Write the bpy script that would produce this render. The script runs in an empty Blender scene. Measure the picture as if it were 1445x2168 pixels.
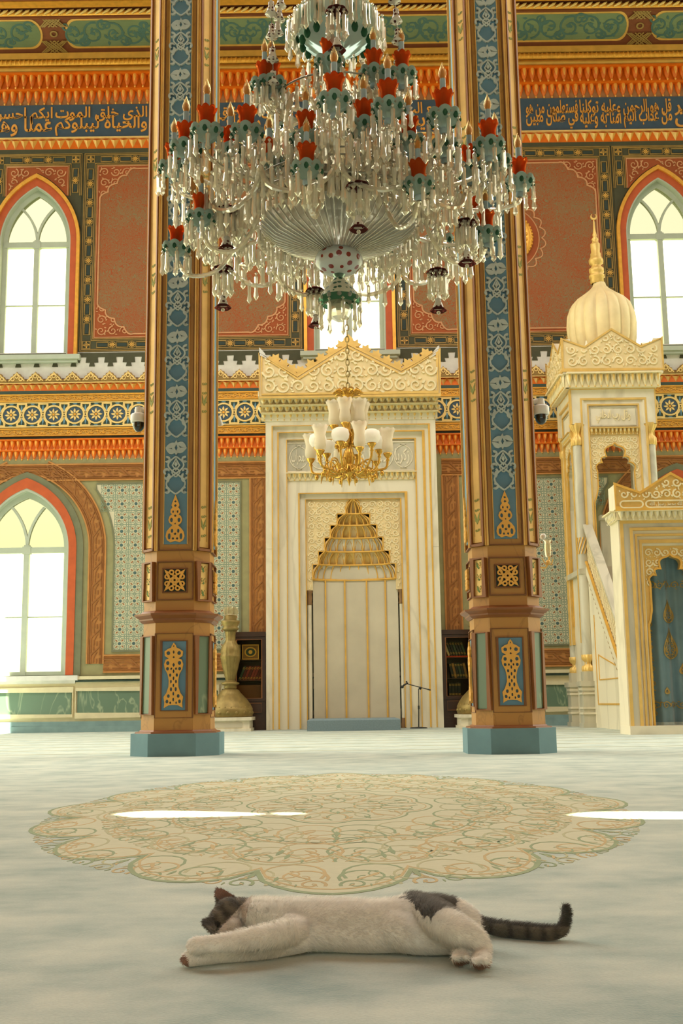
import bpy, bmesh, math, random
from math import sin, cos, pi, sqrt, atan2, radians as R
from mathutils import Vector, Matrix
from mathutils.geometry import tessellate_polygon
random.seed(7)
S = bpy.context.scene
COL = bpy.context.collection

# ---------------------------------------------------------------- camera
FPX, CAMH, PITCH, ROLL = 2383.0, 0.487, R(9.68), R(-0.8)
cd = bpy.data.cameras.new('camera'); cam = bpy.data.objects.new('camera', cd); COL.objects.link(cam)
cd.sensor_fit = 'VERTICAL'; cd.sensor_height = 36; cd.lens = FPX / 2168 * 36
cd.clip_end = 300; cd.clip_start = 0.02
CM = Matrix.Rotation(R(90) + PITCH, 3, 'X') @ Matrix.Rotation(ROLL, 3, 'Z')
cam.matrix_world = Matrix.Translation((0, 0, CAMH)) @ CM.to_4x4()
S.camera = cam
def ray(px, py):
    return CM @ Vector(((px - 722.5) / FPX, (1084 - py) / FPX, -1))
def at(px, py, Y):
    d = ray(px, py); t = Y / d.y
    return Vector((d.x * t, Y, CAMH + d.z * t))
def W(px, py, Y=None):
    p = at(px, py, YW if Y is None else Y); return p.x, p.z
def onfloor(px, py, z=0.0):
    d = ray(px, py); t = (z - CAMH) / d.z
    return Vector((d.x * t, d.y * t, z))

# ---------------------------------------------------------------- light
S.view_settings.view_transform = 'Standard'; S.view_settings.look = 'None'
S.view_settings.gamma = 1; S.view_settings.use_curve_mapping = False
S.view_settings.exposure = 0.58
S.cycles.use_denoising = True
S.cycles.max_bounces = 10; S.cycles.transparent_max_bounces = 24
S.cycles.transmission_bounces = 8; S.cycles.glossy_bounces = 4; S.cycles.diffuse_bounces = 5
S.cycles.caustics_refractive = False; S.cycles.caustics_reflective = False
S.cycles.sample_clamp_indirect = 6
world = bpy.data.worlds.new('world'); S.world = world; world.use_nodes = True
def build_world():
    nt = world.node_tree; nt.nodes.clear()
    n = nt.nodes.new; l = nt.links.new
    tc = n('ShaderNodeTexCoord'); sp = n('ShaderNodeSeparateXYZ'); l(tc.outputs['Generated'], sp.inputs[0])
    # brightness: open sky in front of the windows and at both sides, dimmer behind
    ry = n('ShaderNodeValToRGB'); my = n('ShaderNodeMath'); my.operation = 'MULTIPLY_ADD'
    my.inputs[1].default_value = .5; my.inputs[2].default_value = .5
    l(sp.outputs['Y'], my.inputs[0]); l(my.outputs[0], ry.inputs[0])
    e = ry.color_ramp.elements
    e[0].position = 0; e[0].color = (.42, .44, .42, 1)
    e[1].position = 1; e[1].color = (3.2, 3.1, 2.7, 1)
    for p, c in ((.25, (.66, .67, .62)), (.5, (2.6, 2.48, 2.1)), (.72, (2.9, 2.78, 2.4))):
        k = e.new(p); k.color = (*c, 1)
    # trees low on the horizon outside
    rz = n('ShaderNodeValToRGB'); l(sp.outputs['Z'], rz.inputs[0])
    e = rz.color_ramp.elements
    e[0].position = 0; e[0].color = (.62, .66, .45, 1); e[1].position = .6; e[1].color = (1, 1, 1, 1)
    k = e.new(.12); k.color = (.86, .88, .68, 1)
    k = e.new(.3); k.color = (1, 1, .97, 1)
    mx = n('ShaderNodeVectorMath'); mx.operation = 'MULTIPLY'
    l(ry.outputs[0], mx.inputs[0]); l(rz.outputs[0], mx.inputs[1])
    bx = n('ShaderNodeVectorMath'); bx.operation = 'MULTIPLY'; bx.inputs[1].default_value = (1, 1, 1)
    # left side a little brighter than the right
    rx = n('ShaderNodeMath'); rx.operation = 'MULTIPLY_ADD'; rx.inputs[1].default_value = -.25; rx.inputs[2].default_value = 1
    l(sp.outputs['X'], rx.inputs[0])
    bg = n('ShaderNodeBackground'); l(mx.outputs[0], bg.inputs[0]); l(rx.outputs[0], bg.inputs[1])
    o = n('ShaderNodeOutputWorld'); l(bg.outputs[0], o.inputs[0])
build_world()
def sun():
    ld = bpy.data.lights.new('sun', 'SUN'); o = bpy.data.objects.new('sun', ld); COL.objects.link(o)
    ld.energy = 22; ld.angle = R(.25); ld.color = (1, .95, .82)
    d = SUNDIR
    o.rotation_euler = (-d).to_track_quat('Z', 'Y').to_euler()
    o.location = (-4, -8, 13)
def fill_light():          # added area lamp under the closed ceiling, standing in for daylight from a dome
    ld = bpy.data.lights.new('overhead_fill', 'AREA'); ld.shape = 'RECTANGLE'; ld.size = 12; ld.size_y = 7; ld.energy = 950; ld.color = (1, .97, .90)
    o = bpy.data.objects.new('overhead_fill', ld); COL.objects.link(o); o.location = (0, 13, 14.4)
fill_light()
SUNDIR = Vector((.12, .42, -1)).normalized()     # the way sunlight travels
sun()

# ---------------------------------------------------------------- colours and materials
def H(h):
    h = h.lstrip('#'); c = [int(h[i:i+2], 16) / 255 for i in (0, 2, 4)]
    return tuple((v / 12.92 if v <= .04045 else ((v + .055) / 1.055) ** 2.4) for v in c) + (1,)
MATS = {}
def mat(name, col, rough=.6, metal=0, var=.12, vs=6, bump=0, bs=30, spec=.4, **kw):
    m = bpy.data.materials.new(name); m.use_nodes = True; MATS[name] = m
    nt = m.node_tree; b = nt.nodes['Principled BSDF']; n = nt.nodes.new; l = nt.links.new
    c = H(col)
    b.inputs['Roughness'].default_value = rough; b.inputs['Metallic'].default_value = metal
    b.inputs['Specular IOR Level'].default_value = spec
    for k, v in kw.items(): b.inputs[k].default_value = v
    tc = n('ShaderNodeTexCoord')
    if var:
        nz = n('ShaderNodeTexNoise'); nz.inputs['Scale'].default_value = vs; nz.inputs['Detail'].default_value = 5
        l(tc.outputs['Object'], nz.inputs['Vector'])
        rp = n('ShaderNodeMapRange'); rp.inputs[1].default_value = .25; rp.inputs[2].default_value = .75
        rp.inputs[3].default_value = 1 - var; rp.inputs[4].default_value = 1 + var
        l(nz.outputs['Fac'], rp.inputs[0])
        vm = n('ShaderNodeVectorMath'); vm.operation = 'SCALE'; vm.inputs[0].default_value = c[:3]
        l(rp.outputs[0], vm.inputs['Scale']); l(vm.outputs[0], b.inputs['Base Color'])
    else: b.inputs['Base Color'].default_value = c
    if bump:
        nb = n('ShaderNodeTexNoise'); nb.inputs['Scale'].default_value = bs; nb.inputs['Detail'].default_value = 3
        l(tc.outputs['Object'], nb.inputs['Vector'])
        bp = n('ShaderNodeBump'); bp.inputs['Strength'].default_value = bump; bp.inputs['Distance'].default_value = .01
        l(nb.outputs['Fac'], bp.inputs['Height']); l(bp.outputs[0], b.inputs['Normal'])
    return m
def M(*a): return [MATS[x] for x in a]

mat('wall_plaster', '#B9895A', .8)
mat('rust', '#A05024', .75, var=.18, vs=2)
mat('red_paint', '#C25A2C', .6)
mat('rust_dark', '#7E4524', .75)
mat('orange', '#E67214', .3, spec=.5)
mat('orange_gold', '#F4AC48', .35, spec=.6)
mat('gold', '#ECAC44', .36, metal=.45, var=.15, vs=9)
mat('gold_paint', '#DCA84E', .5, var=.12)
mat('gold_light', '#F0CE82', .45, metal=.15)
mat('gold_dim', '#9A7A3C', .5, var=.15)
mat('olive', '#77775A', .8)
mat('olive_light', '#9A9468', .8)
mat('dark_olive', '#4B4A34', .8)
mat('green_dark', '#46574C', .8)
mat('navy', '#46596A', .8, var=.1)
mat('blue_strip', '#688FA4', .75, var=.14, vs=3)
mat('strip_ornament', '#B4C2BC', .7)
mat('teal_plinth', '#6F9298', .75, var=.08)
mat('teal_dado', '#86A09C', .7)
mat('cream', '#DCCFA6', .7, var=.08)
mat('grey_white', '#DAD6CA', .8, var=.1)
mat('window_frame', '#B9C0AC', .6, var=.05)
mat('brown', '#B0783C', .5, var=.16, vs=4, spec=.5)
mat('brown_line', '#7A4E26', .55)
mat('brown_red', '#8A5426', .45, spec=.5)
mat('tan', '#E2B868', .55, var=.14, vs=5)
mat('tan_dim', '#BD9450', .55, var=.12, vs=5)
mat('key_ground', '#BE8244', .7)
mat('key_line', '#96602E', .7)
mat('tile_ground', '#DAD0AF', .4, var=.05)
mat('tile_teal', '#8A9880', .45)
mat('tile_dark', '#4C6662', .45)
mat('tile_brown', '#96683F', .45)
mat('black', '#0E0E0E', .5, var=0)
mat('white_plastic', '#D9D6CC', .4, var=.03)
mat('ink', '#35403A', .8)
mat('frieze_green', '#74825C', .8, var=.2, vs=1.2)
mat('frieze_teal', '#4C6A62', .8, var=.1)
def glassy(name, tint, clear=.35, diff=.12, rough=.05, body='#EFE6C8', ior=1.5):
    m = bpy.data.materials.new(name); m.use_nodes = True; MATS[name] = m
    nt = m.node_tree; nt.nodes.clear(); n = nt.nodes.new; l = nt.links.new
    g = n('ShaderNodeBsdfGlass'); g.inputs['Color'].default_value = H(tint); g.inputs['Roughness'].default_value = rough; g.inputs['IOR'].default_value = ior
    t = n('ShaderNodeBsdfTransparent'); t.inputs[0].default_value = H(tint)
    d = n('ShaderNodeBsdfTranslucent'); d.inputs[0].default_value = H(body)
    d2 = n('ShaderNodeBsdfDiffuse'); d2.inputs[0].default_value = H(body)
    md = n('ShaderNodeMixShader'); md.inputs[0].default_value = .5; l(d.outputs[0], md.inputs[1]); l(d2.outputs[0], md.inputs[2])
    m1 = n('ShaderNodeMixShader'); m1.inputs[0].default_value = clear; l(g.outputs[0], m1.inputs[1]); l(t.outputs[0], m1.inputs[2])
    m2 = n('ShaderNodeMixShader'); m2.inputs[0].default_value = diff; l(m1.outputs[0], m2.inputs[1]); l(md.outputs[0], m2.inputs[2])
    o = n('ShaderNodeOutputMaterial'); l(m2.outputs[0], o.inputs[0]); return m
glassy('window_glass', '#FFFFF4', clear=.9, diff=.03, ior=1.02)
glassy('tinted_glass', '#BAB9AB', clear=.92, diff=.02, ior=1.02)

# ---------------------------------------------------------------- mesh builder
def uvmap(u, v, d): return (u, d, v)              # wall plane, facing the hall
class MB:
    def __init__(s, mp=None): s.V = []; s.F = []; s.I = []; s.Sm = []; s.mp = mp or uvmap; s.j = 0; s.js = 1.5e-5
    def add(s, vs, fs, mi=0, sm=False):
        b = len(s.V); s.V += [tuple(v) for v in vs]
        for f in fs: s.F.append([b + i for i in f]); s.I.append(mi); s.Sm.append(sm)
    def box(s, x0, x1, y0, y1, z0, z1, mi=0):
        v = [(x, y, z) for x in (x0, x1) for y in (y0, y1) for z in (z0, z1)]
        s.add(v, [(0,1,3,2),(4,6,7,5),(0,4,5,1),(2,3,7,6),(0,2,6,4),(1,5,7,3)], mi)
    def pb(s, u0, u1, v0, v1, d0, d1, mi=0):       # box through the map
        v = [s.mp(u, w, d) for u in (u0, u1) for d in (d0, d1) for w in (v0, v1)]
        s.add(v, [(0,1,3,2),(4,6,7,5),(0,4,5,1),(2,3,7,6),(0,2,6,4),(1,5,7,3)], mi)
    def plate(s, loops, d0, d1, mi=0, side=None, back=False):
        """loops in (u,v): outline then holes; front at d0, back at d1"""
        if len(loops[0]) < 3: return
        s.j = (s.j+7) % 60; d0 -= s.j*s.js
        flat = [p for lp in loops for p in lp]
        tri = tessellate_polygon([[Vector((p[0], p[1], 0)) for p in lp] for lp in loops])
        s.add([s.mp(p[0], p[1], d0) for p in flat], tri, mi)
        if back: s.add([s.mp(p[0], p[1], d1) for p in flat], tri, mi)
        for lp in loops:
            n = len(lp)
            vs = [s.mp(p[0], p[1], d0) for p in lp] + [s.mp(p[0], p[1], d1) for p in lp]
            s.add(vs, [(i, (i+1) % n, n + (i+1) % n, n + i) for i in range(n)], mi if side is None else side)
    def stroke(s, pts, w, d0, d1, mi=0, closed=False, taper=None):
        n = len(pts)
        if n < 2: return
        s.j = (s.j+7) % 60; d0 -= s.j*s.js
        L = []; Rr = []
        for i, p in enumerate(pts):
            if closed: a = pts[i-1]; b = pts[(i+1) % n]
            else: a = pts[max(i-1, 0)]; b = pts[min(i+1, n-1)]
            dx, dy = b[0]-a[0], b[1]-a[1]; q = sqrt(dx*dx+dy*dy) or 1e-9
            ww = w * (taper(i/(n-1)) if taper else 1) / 2
            # mitre
            k = 1
            if 0 < i < n-1 or closed:
                e1 = (p[0]-a[0], p[1]-a[1]); l1 = sqrt(e1[0]**2+e1[1]**2) or 1e-9
                c = abs((e1[0]*dx + e1[1]*dy) / (l1*q)); k = 1/max(c, .5)
            nx, ny = -dy/q*ww*k, dx/q*ww*k
            L.append((p[0]+nx, p[1]+ny)); Rr.append((p[0]-nx, p[1]-ny))
        vs = [s.mp(*p, d0) for p in L] + [s.mp(*p, d0) for p in Rr] + [s.mp(*p, d1) for p in L] + [s.mp(*p, d1) for p in Rr]
        fs = []
        for i in range(n if closed else n-1):
            j = (i+1) % n
            fs += [(i, j, n+j, n+i), (i, 2*n+i, 2*n+j, j), (n+i, n+j, 3*n+j, 3*n+i)]
        s.add(vs, fs, mi)
    def loft(s, rings, mi=0, cap=(True, True), closed=True, sm=False):
        n = len(rings[0]); b = []
        for r in rings: b += list(r)
        fs = []
        for k in range(len(rings)-1):
            for i in range(n if closed else n-1):
                j = (i+1) % n; fs.append((k*n+i, k*n+j, (k+1)*n+j, (k+1)*n+i))
        s.add(b, fs, mi, sm)
        if cap[0]: s.add(rings[0], [list(range(n))[::-1]], mi)
        if cap[1]: s.add(rings[-1], [list(range(n))], mi)
    def lathe(s, prof, c=(0, 0, 0), n=16, mi=0, sm=True, fl=None, cap=(False, False), a0=0):
        rings = []
        for k, (r, z) in enumerate(prof):
            ring = []
            for i in range(n):
                a = a0 + 2*pi*i/n; rr = r*(fl(a, k/(len(prof)-1)) if fl else 1)
                ring.append((c[0]+rr*cos(a), c[1]+rr*sin(a), c[2]+z))
            rings.append(ring)
        s.loft(rings, mi, cap, True, sm)
    def tube(s, pts, r, n=6, mi=0, sm=True, cap=True):
        P = [Vector(p) for p in pts]; rings = []
        up = Vector((0.13, 0.21, 1)).normalized()
        for i, p in enumerate(P):
            t = (P[min(i+1, len(P)-1)] - P[max(i-1, 0)])
            t = t.normalized() if t.length > 1e-9 else Vector((0, 0, 1))
            if abs(t.dot(up)) > .98: up = Vector((1, .1, 0)).normalized()
            x = t.cross(up).normalized(); y = x.cross(t).normalized(); up = y
            rr = r[i] if isinstance(r, (list, tuple)) else r
            rings.append([p + (x*cos(2*pi*k/n) + y*sin(2*pi*k/n))*rr for k in range(n)])
        s.loft(rings, mi, (cap, cap), True, sm)
    def ball(s, c, r, n=10, mi=0, sc=(1, 1, 1)):
        m = max(4, n//2); rings = []
        for k in range(m+1):
            t = -pi/2 + pi*k/m; q = max(cos(t), .02)
            rings.append([(c[0]+r*sc[0]*q*cos(2*pi*i/n), c[1]+r*sc[1]*q*sin(2*pi*i/n), c[2]+r*sc[2]*sin(t)) for i in range(n)])
        s.loft(rings, mi, (True, True), True, True)
    def build(s, name, mats, parent=None, kind=None):
        me = bpy.data.meshes.new(name); off = wl(parent)
        me.from_pydata([(v[0]-off[0], v[1]-off[1], v[2]-off[2]) for v in s.V], [], s.F)
        for m in mats: me.materials.append(MATS[m] if isinstance(m, str) else m)
        me.polygons.foreach_set('material_index', s.I); me.polygons.foreach_set('use_smooth', s.Sm)
        me.update()
        o = bpy.data.objects.new(name, me); COL.objects.link(o)
        if parent: o.parent = parent
        if kind: o['kind'] = kind
        return o
def wl(o):
    v = Vector((0, 0, 0))
    while o: v = v + o.location; o = o.parent
    return v
def thing(name, label, cat, loc=(0, 0, 0), group=None):
    o = bpy.data.objects.new(name, None); COL.objects.link(o); o.location = loc
    o.empty_display_size = .1
    o['label'] = label; o['category'] = cat
    if group: o['group'] = group
    return o
def tag(o, label, cat, group=None):
    o['label'] = label; o['category'] = cat
    if group: o['group'] = group
    return o
def clone(o, parent=None, loc=None):
    c = o.copy(); COL.objects.link(c); c.parent = parent
    if loc is not None: c.location = loc
    for ch in o.children: clone(ch, c)
    return c
def struct(mb, name, mats): return mb.build(name, mats, None, 'structure')

# ---------------------------------------------------------------- 2D shapes
def arc(cx, cy, r, a0, a1, n=12):
    return [(cx + r*cos(a0+(a1-a0)*i/n), cy + r*sin(a0+(a1-a0)*i/n)) for i in range(n+1)]
def circ(cx, cy, r, n=20, ry=None):
    return [(cx + r*cos(2*pi*i/n), cy + (ry or r)*sin(2*pi*i/n)) for i in range(n)]
def rect(x0, x1, z0, z1): return [(x0, z0), (x1, z0), (x1, z1), (x0, z1)]
def arch(cx, hw, zs, zt, z0, n=14):
    """pointed arch outline, anticlockwise from lower left"""
    r = zt - zs; c = (r*r - hw*hw) / (2*hw); RR = hw + c
    a1 = atan2(r, c)
    right = [(cx - c + RR*cos(a1*i/n), zs + RR*sin(a1*i/n)) for i in range(n+1)]
    left = [(2*cx - x, z) for x, z in reversed(right)]
    return [(cx-hw, z0), (cx+hw, z0)] + right + left[1:]
def archx(cx, hw, zs, zt, z0, n=14): return arch(cx, hw, zs, zt, z0, n)[2:]
def spiral(cx, cy, r, turns, a0, dr=1, n=22):
    return [(cx + r*(1-.86*i/n)*cos(a0+dr*2*pi*turns*i/n), cy + r*(1-.86*i/n)*sin(a0+dr*2*pi*turns*i/n)) for i in range(n+1)]
def inside(p, poly):
    c = False; n = len(poly)
    for i in range(n):
        a, b = poly[i], poly[i-1]
        if (a[1] > p[1]) != (b[1] > p[1]) and p[0] < (b[0]-a[0])*(p[1]-a[1])/(b[1]-a[1])+a[0]: c = not c
    return c
def leafpoly(x, y, l, w, a, n=5):
    o = []
    for i in range(n+1): t = i/n; o.append((l*t, w*sin(pi*t**.8)))
    for i in range(n-1, 0, -1): t = i/n; o.append((l*t, -w*sin(pi*t**.8)*.6))
    return [(x + u*cos(a)-v*sin(a), y + u*sin(a)+v*cos(a)) for u, v in o]
def scrolls(mb, poly, cell, w, d0, d1, mi=0, seed=1, holes=(), leaf=True):
    """carved or painted scrollwork filling a polygon"""
    rnd = random.Random(seed); xs = [p[0] for p in poly]; ys = [p[1] for p in poly]
    ok = lambda p: inside(p, poly) and not any(inside(p, h) for h in holes)
    r = cell*.46; ny = max(1, round((max(ys)-min(ys))/cell)); nx = max(1, round((max(xs)-min(xs))/cell))
    cx, cy = (max(xs)-min(xs))/nx, (max(ys)-min(ys))/ny
    for j in range(ny):
        for i in range(nx):
            x = min(xs) + (i+.5)*cx; y = min(ys) + (j+.5)*cy
            s = 1 if (i+j) % 2 else -1
            pts = spiral(x, y, r, 1.35, rnd.choice((0, pi/2, pi))+.3*rnd.random(), s)
            for seg in clip(pts, ok): mb.stroke(seg, w, d0, d1, mi, taper=lambda t: 1.1-.5*t)
            for k in range(5 if leaf else 2):
                a = rnd.random()*6.28; q = (x+r*.95*cos(a), y+r*.95*sin(a))
                lp = leafpoly(q[0], q[1], r*.55, r*.17, a+s*1.0, 3)
                if all(ok(z) for z in lp): mb.plate([lp], d0, d1, mi)
def clip(pts, ok):
    out = []; cur = []
    for p in pts:
        if ok(p): cur.append(p)
        else:
            if len(cur) > 2: out.append(cur)
            cur = []
    if len(cur) > 2: out.append(cur)
    return out
def flower(mb, x, y, r, d0, d1, mi=0, n=8, c=True, mc=None):
    for k in range(n):
        a = 2*pi*k/n
        mb.plate([leafpoly(x+r*.22*cos(a), y+r*.22*sin(a), r*.75, r*.2, a, 4)], d0, d1, mi)
    if c: mb.plate([circ(x, y, r*.2, 8)], d0-.004, d1, mi if mc is None else mc)
def muqarnas(mb, x0, x1, z0, z1, sp, d, mi=0, mg=1, tiers=2, out=.16):
    """rows of hanging petals with drops, stepping out upward"""
    h = (z1-z0)/tiers; n = max(1, round((x1-x0)/sp)); sp = (x1-x0)/n
    for t in range(tiers):
        zt = z1 - t*h; dd = d - out*(1-t/tiers)
        mb.pb(x0, x1, zt-h*.12, zt, dd-.03, d, mi)
        mb.pb(x0, x1, zt-h, zt-h*.1, dd+out*.55, d, mi)
        for i in range(n + (t % 2)):
            x = x0 + sp*(i + (.5 if t % 2 == 0 else 0)); r = sp*.44
            prof = [(r, -h*.1), (r*.98, -h*.35), (r*.7, -h*.6), (r*.34, -h*.82), (r*.2, -h*.92)]
            rings = []
            for (rr, z) in prof:
                rings.append([mb.mp(x+rr*cos(a), zt+z, dd+out*.45-rr*1.1*sin(a)) for a in (0, pi/4, pi/2, 3*pi/4, pi)])
            mb.loft(rings, mi, (False, False), False, True)
            # inner petal, a painted highlight on the orange rows, and drop
            rings = []
            for (rr, z) in [(r*.42, -h*.14), (r*.46, -h*.3), (r*.2, -h*.55), (r*.03, -h*.68)]:
                rings.append([mb.mp(x+rr*cos(a), zt+z, dd+out*.45-r*1.02-rr*.7*sin(a)) for a in (0, pi/3, 2*pi/3, pi)])
            mb.loft(rings, mg, (False, False), False, True)
            b = mb.mp(x, zt-h*.96, dd+out*.3); mb.ball(b, r*.3, 6, mg, (1, 1, 1.3))
# ================================================================ setting: back wall
YW = 23.2
XC = W(741, 700)[0]
XC = (XC + W(750, 1400)[0]) / 2
LV = {}
def lv(y): return W(250, y)[1]
XL, XR = -8.6, 9.4
SU = XC - W(69, 700)[0]           # spacing of the window axes
print('axis', XC, 'spacing', SU, 'wall top', lv(133), 'floor at', lv(1546))
def wu(dx): return dx / 108.0
hwU = (W(148, 690)[0] - W(-4, 690)[0]) / 2 - .03
zsU, ztU, z0U = lv(511), lv(396), lv(752)
zsL, ztL, z0L = lv(1160), lv(1037), lv(1428)
hwL = W(138, 1250)[0] - (XC - SU) + .02
winsU = [XC + k*SU for k in (-1, 0, 1)]; winsL = [XC + k*SU for k in (-1, 1)]
ZC = lv(125)                        # underside of the cove
# ---- wall: one slab with window openings
mb = MB()
holes = [arch(c, hwU, zsU, ztU, z0U) for c in winsU] + [arch(c, hwL, zsL, ztL, z0L) for c in winsL]
mb.plate([rect(XL, XR, 0, ZC+1.2)] + [h for h in holes], YW, YW+.45, 0, side=1, back=True)
struct(mb, 'wall_back', ['wall_plaster', 'window_frame'])

def window(n, c, hw, zs, zt, z0, low=False):
    root = bpy.data.objects.new('window_%d' % n, None); COL.objects.link(root); root.location = (c, YW, z0); root['kind'] = 'structure'
    f = MB(); t = .065; y0, y1 = YW+.12, YW+.2
    f.plate([arch(c, hw+.01, zs, zt+.01, z0-.01), arch(c, hw-t*1.5, zs+.02, zt-t*2, z0+t*1.3)], y0, y1, 0, back=True)
    f.box(c-.055, c+.055, y0-.02, y1, z0, zs+.1, 0)
    f.box(c-hw+.02, c+hw-.02, y0-.02, y1, zs-.07, zs+.05, 0)
    f.box(c-.085, c+.085, y0-.03, y1, zs-.09, zs+.07, 0)
    zm = (z0+zs)/2 - .1
    f.box(c-hw+.02, c+hw-.02, y0+.02, y1-.01, zm-.012, zm+.012, 0)
    # intersecting tracery of the arched head
    for sg in (-1, 1):
        RR = hw*1.75; pts = []
        for i in range(15):
            a = i/14*.95
            x = c + sg*(RR - RR*cos(a)); z = zs + .02 + RR*sin(a)*.92
            if inside((x, z), arch(c, hw-.04, zs, zt-.06, z0)): pts.append((x, z))
        f.stroke(pts, .05, y0, y1, 0)
    f.build('window_frame', ['window_frame'], root)
    g = MB(); g.plate([archx(c, hw-.02, zs, zt-.02, z0)], YW+.155, YW+.165, 0, back=True); g.build('arched_pane', ['tinted_glass'], root)
    g = MB(); g.plate([rect(c-hw+.02, c+hw-.02, z0, zs)], YW+.155, YW+.165, 0, back=True)
    g.build('window_pane', ['window_glass'], root)
    s = MB(); s.box(c-hw-.32, c+hw+.32, YW-.17, YW+.12, z0-.11, z0-.01, 0); s.box(c-hw-.26, c+hw+.26, YW-.12, YW, z0-.17, z0-.11, 0)
    s.build('window_sill', ['window_frame' if not low else 'grey_white'], root)
for i, c in enumerate(winsU): window(i+1, c, hwU, zsU, ztU, z0U)
for i, c in enumerate(winsL): window(i+4, c, hwL, zsL, ztL, z0L, True)

# ---- horizontal trims, one object each, from the cove down
TR = [0]
def trim(mb, mats): TR[0] += 1; return struct(mb, 'trim_%d' % TR[0], mats)
def band(mb, za, zb, d, mi=0): mb.box(XL, XR, YW-d, YW, min(za, zb), max(za, zb), mi)
# cove: curved frieze with green cartouches, inclined towards the hall
zb = lv(122); cove = []
def covemap(u, v, d):          # v: 0 at the wall, 1 at the ceiling edge ; d: lift
    a = v*1.15
    return (u, YW - .22 - .43*(1-cos(a)) / (1-cos(1.15)) - d*.8, zb + .60*sin(a)/sin(1.15) - d*.6)
mb = MB(covemap)
NV = 10
for k in range(NV):
    v0, v1 = k/NV, (k+1)/NV
    mb.add([covemap(XL, v0, 0), covemap(XR, v0, 0), covemap(XR, v1, 0), covemap(XL, v1, 0)], [(0,1,2,3)], 0)
trim(mb, ['rust_dark'])
xk1, xk2 = W(123, 80)[0], W(1344, 60)[0]; half = (xk2-xk1)/2; xkc = (xk1+xk2)/2
def cartouche(a, b):
    mb = MB(covemap); r = .40
    def pl(ins):
        o = []
        for i in range(13): t = -pi/2 + pi*i/12; o.append((b-.25-r*.62*(1-cos(t)*1)+r*.6*0 - ins + 0, .53+(.40-ins*1.2)*sin(t)))
        for i in range(13): t = pi/2 + pi*i/12; o.append((a+.25+r*.62*(1+cos(t)) + ins, .53+(.40-ins*1.2)*sin(t)))
        return o
    # surfaces follow the curve: strips between successive heights
    def fillp(ins, d, mi):
        o = pl(ins); R_ = o[:13]; L_ = o[13:][::-1]
        for i in range(12):
            for kx in range(1):
                mb.add([covemap(L_[i][0], L_[i][1], d), covemap(R_[i][0], R_[i][1], d), covemap(R_[i+1][0], R_[i+1][1], d), covemap(L_[i+1][0], L_[i+1][1], d)], [(0,1,2,3)], mi)
    fillp(0, .01, 1); fillp(.045, .018, 0)
    mb2 = MB(lambda u, v, d: covemap(u, v, d))
    x = a+.45; k = 0
    while x < b-.35:
        s = 1 if k % 2 else -1
        for (ox, oy, r_, t_) in ((0, .53, .26, 1.4), (.2, .53+s*.2, .13, 1.2), (-.16, .53-s*.2, .12, 1.1)):
            pts = [(x+ox+(p[0])*1.0, oy+p[1]*1.15) for p in spiral(0, 0, r_, t_, k*1.3, s)]
            mb2.stroke([p for p in pts if .17 < p[1] < .9], .045, .026, .018, 0, taper=lambda t: 1.2-.6*t)
        for q in range(8):
            aa = random.random()*6.28; rr = random.random()*.27
            lp = leafpoly(x+rr*cos(aa), .53+rr*sin(aa), .12, .04, random.random()*6.28, 3)
            mb2.plate([lp], .026, .018, 0)
        x += .44; k += 1
    return mb, mb2
for (a, b) in ((xkc-half-3.4, xkc-half), (xkc-half, xkc+half), (xkc+half, xkc+half+3.4)):
    m1, m2 = cartouche(a, b)
    trim(m1, ['frieze_green', 'gold_paint']); trim(m2, ['frieze_teal'])
mb = MB(covemap)
for xx in (xkc-half, xkc+half):    # interlaced knots between the cartouches
    for (oy, sc) in ((.18, 1), (.88, 1)):
        for k in range(-2, 3):
            mb.stroke([(xx-.2+abs(k)*.03+k*.07, oy-.17), (xx+.2-abs(k)*.03+k*.07, oy+.17)], .03, .03, .01, 0)
            mb.stroke([(xx+.2-abs(k)*.03+k*.07, oy-.17), (xx-.2+abs(k)*.03+k*.07, oy+.17)], .03, .03, .01, 0)
    mb.stroke(circ(xx, .53, .07, 14), .035, .03, .01, 0, closed=True)
trim(mb, ['gold_dim'])
# ceiling edge: leaf moulding, then the coffered ceiling
yc, zc = covemap(0, 1, 0)[1:]
mb = MB(); mb.tube([(XL, yc-.02, zc+.05), (XR, yc-.02, zc+.05)], .07, 10, 1)
n = int((XR-XL)/.16)
for i in range(n):
    x = XL + i*.16
    mb.tube([(x, yc-.09, zc-.0), (x+.11, yc-.13, zc+.05), (x+.17, yc-.11, zc+.1)], [.02, .034, .01], 5, 0)
mb.box(XL, XR, yc-.05, yc+.02, zc-.05, zc+.02, 2)
mb.box(XL, XR, yc-.42, yc-.2, zc+.08, zc+.2, 1); mb.box(XL, XR, yc-.62, yc-.52, zc+.08, zc+.17, 1); mb.box(XL, XR, yc-.52, yc-.42, zc+.1, zc+.17, 2)
trim(mb, ['gold_light', 'gold', 'rust_dark'])
ZCEIL = zc + .14
# ceiling slab; two openings far behind the camera let the sun reach the carpet
def opening(px0, px1, py, dep, wob):
    t = (ZCEIL) / -SUNDIR.z; a = onfloor(px0, py) - SUNDIR*t; b = onfloor(px1, py) - SUNDIR*t
    up = []; dn = []
    for i in range(9):
        s = i/8; x = a.x + (b.x-a.x)*s; y = a.y + (b.y-a.y)*s; h = dep*(1 - (abs(2*s-1))**4 * .8)*(1-.55*wob*s)
        up.append((x, y + h/2)); dn.append((x, y - h/2))
    return dn + up[::-1]
op = [opening(240, 560, 1725, .42, 1), opening(575, 640, 1724, .16, .4), opening(1205, 1560, 1727, .36, 0)]
mb = MB(lambda u, v, d: (u, v, d))
mb.plate([rect(XL, XR, -11, YW+.4)] + op, ZCEIL, ZCEIL+.12, 0, back=True)
struct(mb, 'ceiling', ['rust_dark'])
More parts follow.
